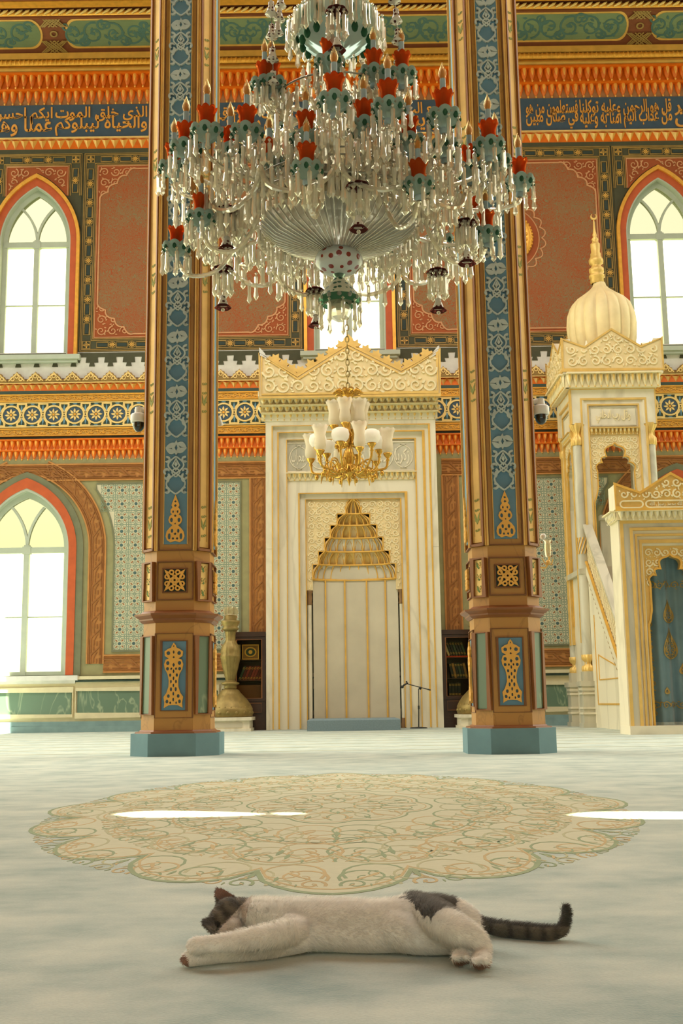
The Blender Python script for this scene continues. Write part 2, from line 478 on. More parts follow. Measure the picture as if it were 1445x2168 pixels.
# unseen side walls beside the camera, added to darken the near floor
for nm, x0, x1 in (('shade_wall_left', XL-.3, XL), ('shade_wall_right', XR, XR+.3)):
    mb = MB(); mb.box(x0, x1, -11, 9.5, 0, ZCEIL, 0); struct(mb, nm, ['wall_plaster'])
# gold egg moulding
mb = MB(); za, z1 = lv(161), lv(130)
band(mb, za, lv(150), .2, 0); mb.tube([(XL, YW-.2, lv(143)), (XR, YW-.2, lv(143))], .07, 10, 0)
band(mb, lv(136), lv(124), .26, 1)
n = int((XR-XL)/.1)
for i in range(n): mb.ball((XL+i*.1, YW-.255, lv(143)), .044, 6, 0, (.8, .6, 1.5))
mb.tube([(XL, YW-.19, lv(157)), (XR, YW-.19, lv(157))], .06, 8, 1)
trim(mb, ['gold', 'gold_paint'])
# large orange petals
mb = MB(); muqarnas(mb, XL, XR, lv(221), lv(163), .176, YW, 0, 1, 2, .22)
trim(mb, ['orange', 'orange_gold'])
# inscription band
mb = MB(); band(mb, lv(292), lv(222), .03, 0); trim(mb, ['navy'])
# faceted zigzag
def zig(za, zb, sp, d=.06):
    mb = MB(); band(mb, za, zb, .02, 0)
    z0, z1 = min(za, zb), max(za, zb); h = z1-z0
    band(mb, z1-h*.1, z1, .1, 1)
    n = int((XR-XL)/sp)
    for i in range(n):
        x = XL + i*sp
        a, b, c, m = (x, YW-.02, z1-h*.1), (x+sp, YW-.02, z1-h*.1), (x+sp/2, YW-.02, z0+h*.05), (x+sp/2, YW-.02-d, z1-h*.38)
        mb.add([a, c, m], [(0,1,2)], 1); mb.add([c, b, m], [(0,1,2)], 2); mb.add([a, m, b], [(0,1,2)], 0)  # lit and shaded sides of each tooth put into the facet colours
    return mb
trim(zig(lv(316), lv(293), .2, .09), ['orange', 'gold_light', 'gold_paint'])
mb = MB(); band(mb, lv(325), lv(316), .035, 0); trim(mb, ['dark_olive'])

# ---- painted field of the upper wall
zT, zB = lv(323), lv(748)
mb = MB(); band(mb, zB, zT, .008, 0)
def punch(mb_loops_rect, d, mi, mats, hs):
    m = MB(); m.plate([mb_loops_rect] + hs, YW-d, YW, mi); return trim(m, mats)
edgeU = [arch(c, hwU+.24, zsU, ztU+.30, z0U-.02) for c in winsU]
punch(rect(XL, XR, zB, zT), .008, 0, ['dark_olive'], [arch(c, hwU+.02, zsU, ztU+.02, z0U-.02) for c in winsU])
def rustmat(name, base, line, sc=1.0):
    m = mat(name, base, .75, var=0); nt = m.node_tree; n = nt.nodes.new; l = nt.links.new; b = nt.nodes['Principled BSDF']
    tc = n('ShaderNodeTexCoord'); nz = n('ShaderNodeTexNoise'); nz.inputs['Scale'].default_value = 3.0*sc; nz.inputs['Detail'].default_value = 1.5
    nz.inputs['Distortion'].default_value = 1.6
    l(tc.outputs['Object'], nz.inputs['Vector'])
    mu = n('ShaderNodeMath'); mu.operation = 'MULTIPLY'; mu.inputs[1].default_value = 9; l(nz.outputs['Fac'], mu.inputs[0])
    fr = n('ShaderNodeMath'); fr.operation = 'PINGPONG'; fr.inputs[1].default_value = .5; l(mu.outputs[0], fr.inputs[0])
    n2 = n('ShaderNodeTexNoise'); n2.inputs['Scale'].default_value = 1.1; l(tc.outputs['Object'], n2.inputs['Vector'])
    th = n('ShaderNodeMapRange'); th.inputs[1].default_value = .35; th.inputs[2].default_value = .65; th.inputs[3].default_value = .13; th.inputs[4].default_value = .30
    l(n2.outputs['Fac'], th.inputs[0])
    lt = n('ShaderNodeMath'); lt.operation = 'LESS_THAN'; l(fr.outputs[0], lt.inputs[0]); l(th.outputs[0], lt.inputs[1])
    mx = n('ShaderNodeMix'); mx.data_type = 'RGBA'; l(lt.outputs[0], mx.inputs['Factor'])
    mx.inputs['A'].default_value = H(base); mx.inputs['B'].default_value = H(line); l(mx.outputs['Result'], b.inputs['Base Color'])
rustmat('rust_scroll', '#A04E20', '#837650', 3.4)
mat('pink_line', '#CB9466', .7)
def ppanel(xa, xb, win=None):
    """framed panel between/over the windows; flower and bar border"""
    g = MB(); z0, z1 = zB+.03, zT-.03; bw = .27
    def hol(lp): return [lp] + ([edge] if win is not None and z0 < 1e9 else [])
    edge = win
    if win is None:
        g.plate([rect(xa, xb, z0, z1)], YW-.014, YW, 1)
        g.plate([rect(xa+bw, xb-bw, z0+bw, z1-bw)], YW-.02, YW, 0)
    else:
        z0 = 0
    return g
def border(g, xa, xb, z0, z1, bw, d, bars=True, bottom=True):
    lines = [0, .035, bw-.035, bw]
    for o in lines:
        pts = [(xa+o, z0+o), (xb-o, z0+o), (xb-o, z1-o), (xa+o, z1-o)]
        if bottom: g.stroke(pts, .018, d-.012, d, 2, closed=True)
        else: g.stroke([(xa+o, z0), (xa+o, z1-o), (xb-o, z1-o), (xb-o, z0)], .018, d-.012, d, 2)
    m = bw/2
    def run(p, q, first):
        L = sqrt((q[0]-p[0])**2+(q[1]-p[1])**2); n = max(1, round(L/.44)); ux, uy = (q[0]-p[0])/L, (q[1]-p[1])/L; st = L/n
        for i in range(n):
            c = (i+.5)*st; h = st*.29
            def P(a, b): return (p[0]+ux*a-uy*b, p[1]+uy*a+ux*b)
            g.stroke([P(c-h, -.06), P(c+h, -.06), P(c+h, .06), P(c-h, .06)], .016, d-.012, d, 2, closed=True)
            g.plate([[P(c-h+.03, -.035), P(c+h-.03, -.035), P(c+h-.03, .035), P(c-h+.03, .035)]], d-.009, d, 3)
            if i:
                f = P(i*st, 0); g.stroke(circ(f[0], f[1], .075, 12), .013, d-.012, d, 2, closed=True); flower(g, f[0], f[1], .068, d-.014, d, 4, 8)
    k = bw
    run((xa+k, z1-m), (xb-k, z1-m), 0)
    if bottom: run((xa+k, z0+m), (xb-k, z0+m), 0)
    run((xa+m, z0+(k if bottom else 0)), (xa+m, z1-k), 0); run((xb-m, z0+(k if bottom else 0)), (xb-m, z1-k), 0)
    cs = [(xa+m, z1-m), (xb-m, z1-m)] + ([(xa+m, z0+m), (xb-m, z0+m)] if bottom else [])
    for c in cs:
        g.stroke([(c[0]-.08, c[1]-.08), (c[0]+.08, c[1]-.08), (c[0]+.08, c[1]+.08), (c[0]-.08, c[1]+.08)], .014, d-.012, d, 2, closed=True)
        flower(g, c[0], c[1], .085, d-.014, d, 4, 4); flower(g, c[0], c[1], .06, d-.014, d, 2, 8)
def scallopline(xa, xb, z0, z1, r, n):
    """corner-scalloped frame line"""
    pts = []
    def corner(cx, cz, sx, sz):
        o = []
        for k in range(n):
            t0 = k/n; t1 = (k+1)/n
            ax, az = cx+sx*r*(1-t0)**1.1, cz+sz*r*.95*(t0)**1.1
            bx, bz = cx+sx*r*(1-t1)**1.1, cz+sz*r*.95*(t1)**1.1
            for i in range(6):
                t = i/6; x = ax+(bx-ax)*t; z = az+(bz-az)*t; bulge = sin(pi*t)*r*.09
                nx, nz = -(cx+sx*r*.9 - x), -(cz+sz*r*.9 - z); q = sqrt(nx*nx+nz*nz) or 1
                o.append((x+nx/q*bulge, z+nz/q*bulge))
        return o
    a = corner(xa, z0, 1, 1)[::-1]; pts += a             # up-left to bottom
    pts += corner(xb, z0, -1, 1)
    pts += corner(xb, z1, -1, -1)[::-1]
    pts += corner(xa, z1, 1, -1)
    return pts
mids = [XC - SU/2, XC + SU/2]
gapw = SU/2 - (hwU + .33)
PX0 = [m-gapw+.0 for m in mids]
for m in mids:
    xa, xb = m-gapw-.04, m+gapw+.04; z0, z1 = zB+.05, zT-.03; bw = .27
    g = MB(); d = YW-.02
    g.plate([rect(xa, xb, z0, z1)], d, YW, 1)
    g.plate([rect(xa+bw, xb-bw, z0+bw, z1-bw)], d-.006, YW, 0)
    border(g, xa, xb, z0, z1, bw, d)
    pl = scallopline(xa+bw+.09, xb-bw-.09, z0+bw+.1, z1-bw-.1, .78, 4)
    g.plate([pl], d-.010, d, 5)
    g.stroke(pl, .03, d-.02, d, 6, closed=True)
    g.stroke([(xa+bw+.03, z0+bw+.03), (xb-bw-.03, z0+bw+.03), (xb-bw-.03, z1-bw-.03), (xa+bw+.03, z1-bw-.03)], .014, d-.02, d, 6, closed=True)
    full = rect(xa+bw+.05, xb-bw-.05, z0+bw+.05, z1-bw-.05)
    for cx in (xa+bw, xb-bw):
        for cz in (z0+bw, z1-bw):
            sx = 1 if cx < m else -1; sz = 1 if cz < (z0+z1)/2 else -1
            cp = rect(min(cx+sx*.05, cx+sx*.8), max(cx+sx*.05, cx+sx*.8), min(cz+sz*.05, cz+sz*.8), max(cz+sz*.05, cz+sz*.8))
            scrolls(g, cp, .22, .022, d-.02, d, 6, seed=3, holes=[pl])
    # scalloped ring round the roundel
    c = (m, lv(515)-.03); pts = []
    for i in range(120):
        a = 2*pi*i/120; rr = .80 + .09*abs(sin(a*10)); pts.append((c[0]+rr*cos(a), c[1]+rr*sin(a)))
    g.stroke(pts, .025, d-.022, d, 6, closed=True); g.stroke(circ(c[0], c[1], .74, 48), .02, d-.022, d, 6, closed=True)
    g.plate([circ(c[0], c[1], .73, 48)], d-.018, d, 0)
    trim(g, ['rust', 'dark_olive', 'gold_dim', 'ink', 'gold_paint', 'rust_scroll', 'pink_line'])
# framed areas around the upper windows: border, rust spandrel, gold and red arch
for c in winsU:
    g = MB(); d = YW-.02; xa, xb = c-hwU-.30, c+hwU+.30; bw = .27
    xa2, xb2 = c-SU/2+gapw+.06, c+SU/2-gapw-.06
    z1 = zT-.03
    xa3, xb3 = c-(SU/2-gapw-.10), c+(SU/2-gapw-.10)
    hole = arch(c, hwU+.03, zsU, ztU+.02, z0U)
    g.plate([rect(xa3, xb3, zsU-.9, z1), [p for p in arch(c, hwU+.26, zsU, ztU+.34, zsU-.9-.0)]], d, YW, 0) if False else None
    sp = [(xa3, zsU-.2), (xa3, z1), (xb3, z1), (xb3, zsU-.2)]
    ring = arch(c, hwU+.26, zsU, ztU+.34, zsU-.2)[1:-0]
    spand = [(xa3, zsU-.2), (c-hwU-.26, zsU-.2)] + archx(c, hwU+.26, zsU, ztU+.34, 0)[::-1] + [(c+hwU+.26, zsU-.2), (xb3, zsU-.2), (xb3, z1), (xa3, z1)]
    g.plate([spand], d, YW, 1)
    inner = [(x, z) for x, z in spand if False]
    ix0, ix1, iz1 = xa3+bw, xb3-bw, z1-bw
    lim = arch(c, hwU+.30, zsU, ztU+.40, zsU-1)
    poly = []
    for x, z in archx(c, hwU+.26, zsU, ztU+.34, 0)[::-1]:
        if ix0 < x < ix1: poly.append((x, z))
    # rust spandrels left and right of the apex
    g.plate([[(ix0, poly[0][1])] + poly + [(ix1, poly[-1][1]), (ix1, iz1), (ix0, iz1)]], d-.006, YW, 0)
    field = rect(ix0+.06, ix1-.06, poly[0][1], iz1-.06)
    scrolls(g, field, .24, .024, d-.02, d, 6, seed=5, holes=[lim])
    g.stroke([(ix0+.03, poly[0][1]), (ix0+.03, iz1-.03), (ix1-.03, iz1-.03), (ix1-.03, poly[0][1])], .014, d-.02, d, 6)
    border(g, xa3, xb3, poly[0][1]-.0, z1, bw, d, bottom=False)
    trim(g, ['rust', 'dark_olive', 'gold_dim', 'ink', 'gold_paint', 'rust_scroll', 'pink_line'])
    g = MB()
    o1 = arch(c, hwU+.24, zsU, ztU+.30, z0U-.02); o2 = arch(c, hwU+.17, zsU, ztU+.21, z0U-.02); o3 = arch(c, hwU+.03, zsU, ztU+.03, z0U-.02); o4 = arch(c, hwU+.0, zsU, ztU+.0, z0U-.02)
    g.plate([o1, [p for p in o2]], YW-.10, YW, 0)
    g.plate([o2, o3], YW-.05, YW, 1); g.plate([o3, o4], YW-.04, YW, 2)
    trim(g, ['gold', 'red_paint', 'window_frame'])

# ---- battlement band
mb = MB(); band(mb, lv(800), lv(745), .015, 0)
zt, zm, zl = lv(756), lv(767.5), lv(775.5)
band(mb, zt, lv(747), .03, 1); sp = SU/17.3; n = int((XR-XL)/sp)
x = XC - 24*sp
while x < XR:
    if x > XL:
        mb.plate([[(x-.30*sp, zt+.01), (x+.30*sp, zt+.01), (x+.34*sp, zm), (x-.34*sp, zm)][::-1]], YW-.03, YW, 1)
        mb.plate([[(x-.10*sp, zm+.01), (x+.10*sp, zm+.01), (x+.16*sp, zl), (x-.16*sp, zl)][::-1]], YW-.03, YW, 1)
    x += sp
trim(mb, ['grey_white', 'dark_olive'])
# ---- gold crest
mb = MB(); z0 = lv(809); zz = lv(788); h = zz-z0; x = XC - 24*sp
while x < XR:
    if x > XL:
        o = [(-.5, 0), (.5, 0), (.5, .12), (.44, .3), (.36, .34), (.34, .55), (.22, .6), (.2, .8), (.08, .85), (0, 1.05), (-.08, .85), (-.2, .8), (-.22, .6), (-.34, .55), (-.36, .34), (-.44, .3), (-.5, .12)]
        mb.plate([[(x+a*sp*.98, z0+b*h) for a, b in o]], YW-.1, YW-.02, 0)
        for q in (-.22, 0, .22):
            mb.stroke(circ(x+q*sp, z0+h*(.3 if q else .55), h*.17, 9), .018, YW-.115, YW-.1, 1, closed=True)
        mb.stroke([(x-.42*sp, z0+.1*h), (x-.2*sp, z0+.5*h), (x, z0+.88*h), (x+.2*sp, z0+.5*h), (x+.42*sp, z0+.1*h)], .02, YW-.115, YW-.1, 2)
    x += sp
trim(mb, ['gold_dim', 'gold_light', 'gold_light'])
trim(zig(lv(826), lv(810), .165, .08), ['orange', 'gold_light', 'gold_paint'])
mb = MB(); band(mb, lv(852), lv(826), .03, 0); band(mb, lv(932), lv(904), .03, 0); trim(mb, ['green_dark'])
# ---- gold scroll rails
for (ya, yb) in ((850, 834), (923, 906)):
    mb = MB(); z0, z1 = lv(ya), lv(yb); band(mb, z0, z1, .05, 0); band(mb, z0, z0+.03, .08, 1); band(mb, z1-.03, z1, .08, 1)
    x = XL; k = 0
    while x < XR:
        s = 1 if k % 2 else -1; zm = (z0+z1)/2
        mb.stroke(spiral(x, zm, (z1-z0)*.3, 1.1, 0, s, 10), .018, YW-.065, YW-.05, 1); mb.plate([leafpoly(x+.05, zm, .08, .02, s*.6, 3)], YW-.065, YW-.05, 1)
        x += .125; k += 1
    trim(mb, ['gold_paint', 'gold'])
# ---- rosette band
mb = MB(); z0, z1 = lv(904), lv(850.5); zm = (z0+z1)/2; hh = (z1-z0)/2
band(mb, z0, z1, .035, 0); sp2 = SU/15.15; r = hh*.70; d = YW-.035
band(mb, z0, z0+.025, .06, 1); band(mb, z1-.025, z1, .06, 1)
x = XC - 22*sp2
while x < XR:
    if x > XL:
        mb.stroke(circ(x, zm, r, 18), .035, d-.02, d, 1, closed=True)
        mb.plate([circ(x, zm, r*.86, 16)], d-.004, d, 2)
        flower(mb, x, zm, r*.72, d-.02, d, 1, 8, mc=3)
        for s in (-1, 1):
            mb.stroke([(x+s*r*.75, zm+r*.7), (x+s*sp2*.30, zm+hh*.86), (x+s*sp2*.5, zm+hh*.86)], .035, d-.02, d, 1)
            mb.stroke([(x+s*r*.75, zm-r*.7), (x+s*sp2*.30, zm-hh*.86), (x+s*sp2*.5, zm-hh*.86)], .035, d-.02, d, 1)
            mb.plate([arc(x, zm+s*hh, hh*.22, 0 if s < 0 else pi, pi if s < 0 else 2*pi, 8)], d-.012, d, 4)
        xm = x + sp2/2
        mb.stroke(circ(xm, zm, .03, 8), .018, d-.02, d, 1, closed=True)
        for s in (-1, 1):
            for t in (-1, 1):
                mb.plate([leafpoly(xm, zm+s*.05, hh*.75, .028, pi/2*s + t*.62, 4)], d-.016, d, 1)
            mb.plate([leafpoly(xm, zm+s*.06, hh*.6, .022, pi/2*s, 4)], d-.018, d, 4)
    x += sp2
trim(mb, ['green_dark', 'gold_light', 'navy', 'gold', 'blue_strip'])
# ---- lower orange petals
mb = MB(); muqarnas(mb, XL, XR, lv(972), lv(931), .126, YW, 0, 1, 2, .15); trim(mb, ['orange', 'orange_gold'])
# ---- lower field: olive ground, key pattern bands, tiles, arches
zt2, zb2 = lv(970), lv(1431)
punch(rect(XL, XR, zb2, zt2), .006, 0, ['olive_light'], [arch(c, hwL+.02, zsL, ztL+.02, z0L) for c in winsL])
for c in winsL:
    g = MB()
    a1 = arch(c, hwL+.34, zsL, ztL+.40, z0L-.0); a2 = arch(c, hwL+.20, zsL, ztL+.27, z0L-.0); a3 = arch(c, hwL+.04, zsL, ztL+.05, z0L); a4 = arch(c, hwL, zsL, ztL, z0L)
    g.plate([a1, a2], YW-.045, YW, 2); g.plate([a2, a3], YW-.06, YW, 0); g.plate([a3, a4], YW-.045, YW, 1)
    trim(g, ['red_paint', 'window_frame', 'olive'])
def keyrun(g, P, w, d, unit=.34, closed=False):
    """fret ribbon along a polyline, w wide, left edge first"""
    # resample by arc length
    seg = []; tot = 0
    for i in range(len(P)-1):
        L = sqrt((P[i+1][0]-P[i][0])**2+(P[i+1][1]-P[i][1])**2); seg.append((tot, L, P[i], P[i+1])); tot += L
    def at_(s, o):
        s = min(max(s, 0), tot)
        for (t0, L, a, b) in seg:
            if s <= t0+L+1e-9: break
        k = (s-t0)/L if L else 0
        ux, uy = (b[0]-a[0])/L, (b[1]-a[1])/L
        return (a[0]+(b[0]-a[0])*k - uy*o, a[1]+(b[1]-a[1])*k + ux*o)
    n = max(1, round(tot/unit)); u = tot/n; h = w/2
    def poly(pts, ww=.026, mi=1):
        out = []
        for i in range(len(pts)-1):
            (s0, o0), (s1, o1) = pts[i], pts[i+1]; m = max(1, int(abs(s1-s0)/.12)+1)
            for q in range(m): out.append(at_(s0+(s1-s0)*q/m, o0+(o1-o0)*q/m))
        out.append(at_(*pts[-1])); g.stroke(out, ww, d-.022, d, mi)
    for e in (-h, h): poly([(0, e), (tot, e)], .03, 2)
    for e in (-h+.045, h-.045): poly([(0, e), (tot, e)], .014, 1)
    for i in range(n):
        s = i*u; q = h-.08
        e1 = min(s+u*1.0, tot)
        poly([(s, q), (s+u*.50, q), (e1, -q), (s+u*.50, -q)], .024)
        poly([(s+u*.06, q*.32), (s+u*.36, q*.32), (s+u*.70, -q*.42)], .020)
        poly([(s+u*.64, q), (e1, q)], .020); poly([(s+u*.78, q*.35), (e1, q*.35)], .018)
        poly([(s, -q), (s+u*.34, -q)], .020); poly([(s+u*.04, -q*.34), (s+u*.30, -q*.34)], .018)
def strip(g, P, w, d0, mi):
    g.stroke(P, w, d0, YW, mi)
kw = .34
zk = lv(999); zkb = lv(1405)
xwl = [winsL[0]+hwL+.34+kw/2+.12, winsL[1]-hwL-.34-kw/2-.12]
xm = [XC - (W(744, 1100)[0] - W(544, 1100)[0]), XC + (W(952, 1100)[0]-W(744, 1100)[0])]
g = MB(); d = YW-.012
paths = []
for s, c in ((1, winsL[0]), (-1, winsL[1])):
    xe = xm[0] if s == 1 else xm[1]
    a = archx(c, hwL+.34+kw/2+.12, zsL, ztL+.36+kw*.62, 0, 20)
    n = len(a)//2+1
    half_ = a[:n] if s == 1 else a[::-1][:n]       # spring to apex
    path = [(half_[0][0], zkb)] + [p for p in half_ if p[1] < zk+.12]
    paths.append(path)
    # frame of the tile field: bottom, inner side, top
    paths.append([(half_[0][0]+s*kw/2, zkb), (xe-s*kw/2, zkb)])
    paths.append([(xe, zkb-kw/2), (xe, zk-kw/2)])
    paths.append([(c-s*3.2, zk), (xe+s*kw/2, zk)] if s == 1 else [(xe-kw/2, zk), (c+3.2, zk)])
    # the band goes on over the window and away from the hall's middle
    other = [(2*c-x, z) for x, z in path]; paths.append(other)
for p in paths:
    strip(g, p, kw+.02, YW-.012, 0); keyrun(g, p, kw, d, .36)
trim(g, ['key_ground', 'key_line', 'key_ground'])
# tiles
def tile(g, x, z, s, d):
    h = s/2
    g.stroke([(x-h, z-h), (x+h, z-h), (x+h, z+h), (x-h, z+h)], .010, d-.002, d, 1, closed=True)
    g.plate([circ(x, z, .036, 8)], d-.004, d, 2)
    for k in range(4):
        a = pi/4 + k*pi/2; ca, sa = cos(a), sin(a)
        g.stroke([(x+.045*ca-.02*sa, z+.045*sa+.02*ca), (x+.10*ca-.048*sa, z+.10*sa+.048*ca), (x+.155*ca, z+.155*sa), (x+.10*ca+.048*sa, z+.10*sa-.048*ca), (x+.045*ca+.02*sa, z+.045*sa-.02*ca)], .014, d-.003, d, 1)
        g.plate([leafpoly(x+.055*ca, z+.055*sa, .07, .022, a, 3)], d-.004, d, 3)
        b = k*pi/2; cb, sb = cos(b), sin(b)
        g.plate([leafpoly(x+.04*cb, z+.04*sb, .10, .012, b, 3)], d-.003, d, 1)
        g.stroke([(x+h*cb*.98-.05*sb, z+h*sb*.98+.05*cb), (x+h*cb*.74, z+h*sb*.74), (x+h*cb*.98+.05*sb, z+h*sb*.98-.05*cb)], .014, d-.003, d, 1)
        g.stroke(arc(x+h*.98*sqrt(2)*ca, z+h*.98*sqrt(2)*sa, .055, a+pi-.75, a+pi+.75, 4), .013, d-.003, d, 1)
ts = .302
for s in (1, -1):
    c = winsL[0] if s == 1 else winsL[1]; xe = xm[0] if s == 1 else xm[1]
    lim = archx(c, hwL+.34+kw+.30, zsL, ztL+.42+kw*1.35, 0); n = len(lim)//2+1
    half_ = lim[:n] if s == 1 else lim[::-1][:n]
    xi = xe - s*(kw/2+.20); zt3 = lv(1024); zb3 = lv(1378)
    field = [(half_[0][0], zb3)] + [(x, z) for x, z in half_ if z < zt3-.02] 
    field = [(half_[0][0], zb3), (xi, zb3), (xi, zt3), (field[-1][0], zt3)] + field[1:][::-1]
    g = MB(); g.plate([field], YW-.02, YW, 0); g.stroke(field, .035, YW-.03, YW, 4, closed=True)
    d = YW-.02; xx0 = min(p[0] for p in field); xx1 = max(p[0] for p in field)
    wst = abs(xi-half_[0][0]); tx = wst/round(wst/ts); nx = int((xx1-xx0)/tx)+1; nzz = round((zt3-zb3)/ts); tz = (zt3-zb3)/nzz; nz = nzz
    for i in range(nx):
        for j in range(nz):
            x = xi - s*(i+.5)*tx; z = zt3 - (j+.5)*tz
            if inside((x, z), field): tile(g, x, z, ts, d)
    trim(g, ['tile_ground', 'tile_teal', 'tile_dark', 'tile_brown', 'olive'])
# ---- dado
g = MB(); band(g, lv(1549), lv(1431), .05, 0); band(g, lv(1438), lv(1431), .15, 1); band(g, lv(1443), lv(1439), .11, 2); band(g, lv(1446), lv(1443), .08, 1)
trim(g, ['cream', 'cream', 'green_dark'])
mat('green_marble', '#5E8460', .25, var=.25, vs=2.5, spec=.6)
def veined(name, c1, c2, scale=1.2, rough=.3, w=.035):
    m = mat(name, c1, rough, var=0, spec=.5); nt = m.node_tree; n = nt.nodes.new; l = nt.links.new; b = nt.nodes['Principled BSDF']
    tc = n('ShaderNodeTexCoord'); nz = n('ShaderNodeTexNoise'); nz.inputs['Scale'].default_value = scale; nz.inputs['Detail'].default_value = 4; nz.inputs['Distortion'].default_value = 1.2
    mp = n('ShaderNodeMapping'); mp.inputs['Rotation'].default_value = (.3, .9, .2); mp.inputs['Scale'].default_value = (1, 1, .35); l(tc.outputs['Object'], mp.inputs[0]); l(mp.outputs[0], nz.inputs['Vector'])
    a = n('ShaderNodeMath'); a.operation = 'SUBTRACT'; a.inputs[1].default_value = .5; l(nz.outputs['Fac'], a.inputs[0])
    c = n('ShaderNodeMath'); c.operation = 'ABSOLUTE'; l(a.outputs[0], c.inputs[0])
    r = n('ShaderNodeMapRange'); r.inputs[1].default_value = 0; r.inputs[2].default_value = w; r.inputs[3].default_value = .75; r.inputs[4].default_value = 0; l(c.outputs[0], r.inputs[0])
    n2 = n('ShaderNodeTexNoise'); n2.inputs['Scale'].default_value = scale*1.7; l(tc.outputs['Object'], n2.inputs['Vector'])
    mu = n('ShaderNodeMath'); mu.operation = 'MULTIPLY'; l(r.outputs[0], mu.inputs[0]); l(n2.outputs['Fac'], mu.inputs[1])
    mx = n('ShaderNodeMix'); mx.data_type = 'RGBA'; l(mu.outputs[0], mx.inputs['Factor']); mx.inputs['A'].default_value = H(c1); mx.inputs['B'].default_value = H(c2)
    l(mx.outputs['Result'], b.inputs['Base Color']); return m
veined('green_stone', '#688068', '#C4CDA4', 1.4, .3, .015)
pw = W(458, 1480)[0] - W(150, 1480)[0]; g = MB(); x = W(158, 1480)[0]
x -= 3*pw/1.0
while x < XR:
    a, b = x+.07, x+pw-.05; z0, z1 = lv(1511), lv(1462)
    if b > XL:
        g.box(max(a, XL), b, YW-.07, YW-.04, z0, z1, 0)
        g.stroke(rect(a-.03, b+.03, z0-.03, z1+.03), .06, YW-.10, YW-.05, 1, closed=True)
    x += pw
trim(g, ['green_stone', 'cream'])
g = MB(); band(g, 0, lv(1536), .14, 0); band(g, lv(1536), lv(1530), .10, 0); band(g, lv(1530), lv(1526), .08, 0)
struct(g, 'baseboard_back', ['teal_dado'])
# ================================================================ floor
def carpet():
    m = mat('carpet', '#C3CDC6', .95, var=0, spec=.15); nt = m.node_tree; n = nt.nodes.new; l = nt.links.new; b = nt.nodes['Principled BSDF']
    b.inputs['Sheen Weight'].default_value = .35; b.inputs['Sheen Roughness'].default_value = .5; b.inputs['Sheen Tint'].default_value = (1, .95, .8, 1)
    tc = n('ShaderNodeTexCoord')
    mp = n('ShaderNodeMapping'); mp.inputs['Scale'].default_value = (.9, 1.2, 1); l(tc.outputs['Object'], mp.inputs[0])
    n1 = n('ShaderNodeTexNoise'); n1.inputs['Scale'].default_value = 3.4; n1.inputs['Detail'].default_value = 5; n1.inputs['Roughness'].default_value = .6; l(mp.outputs[0], n1.inputs['Vector'])
    r = n('ShaderNodeValToRGB'); l(n1.outputs['Fac'], r.inputs[0]); e = r.color_ramp.elements
    e[0].position = .30; e[0].color = H('#7E9896'); e[1].position = .66; e[1].color = H('#BBC5BA')
    k = e.new(.5); k.color = H('#A5B5AE')
    n2 = n('ShaderNodeTexNoise'); n2.inputs['Scale'].default_value = 160; n2.inputs['Detail'].default_value = 2; l(tc.outputs['Object'], n2.inputs['Vector'])
    rp = n('ShaderNodeMapRange'); rp.inputs[3].default_value = .86; rp.inputs[4].default_value = 1.12; l(n2.outputs['Fac'], rp.inputs[0])
    v = n('ShaderNodeVectorMath'); v.operation = 'SCALE'; l(r.outputs[0], v.inputs[0]); l(rp.outputs[0], v.inputs['Scale']); l(v.outputs[0], b.inputs['Base Color'])
    bp = n('ShaderNodeBump'); bp.inputs['Strength'].default_value = .5; bp.inputs['Distance'].default_value = .004; l(n2.outputs['Fac'], bp.inputs['Height']); l(bp.outputs[0], b.inputs['Normal'])
carpet()
mb = MB(lambda u, v, d: (u, v, d)); mb.plate([rect(XL, XR, -11, YW+.4)], 0, -.05, 0)
struct(mb, 'floor', ['carpet'])
# woven medallion
mat('medallion_ground', '#C4C2A4', .95, var=.04, vs=30); mat('medallion_line', '#B0AE88', .95); mat('medallion_green', '#8E9C78', .95, var=.1)
mat('medallion_ochre', '#BCA678', .95, var=.1)
YA, YB = onfloor(720, 1637).y, onfloor(710, 1893).y
MCX = onfloor(712, 1760).x; MCY = (YA+YB)/2; HY = (YA-YB)/2; HX = abs(onfloor(90, 1722).x - MCX)
def fm(u, v, d): return (MCX + u*HX, MCY + v*HY, -d)
def lobed(k, lob=.085, n=16, ph=0):
    o = []
    for i in range(n*10):
        a = 2*pi*i/(n*10); r = k*(1 - lob*1.6 + lob*1.6*abs(cos((a+ph)*n/2))**.6)
        r /= (abs(cos(a))**1.72+abs(sin(a))**1.72)**(1/1.72)
        o.append((r*cos(a), r*sin(a)))
    return o
mb = MB(fm); mb.js = 3e-6
mb.plate([lobed(1)], -.0004, 0, 0)
for k, w, mi in ((1, .011, 2), (.972, .006, 3), (.81, .008, 1), (.79, .005, 3), (.60, .006, 3), (.58, .004, 2), (.33, .007, 2), (.31, .004, 3)):
    mb.stroke(lobed(k, .085+.02*(1-k), 16 if k > .7 else 8, 0 if k > .9 else .2), w, -.0009, 0, mi, closed=True)
rnd = random.Random(4)
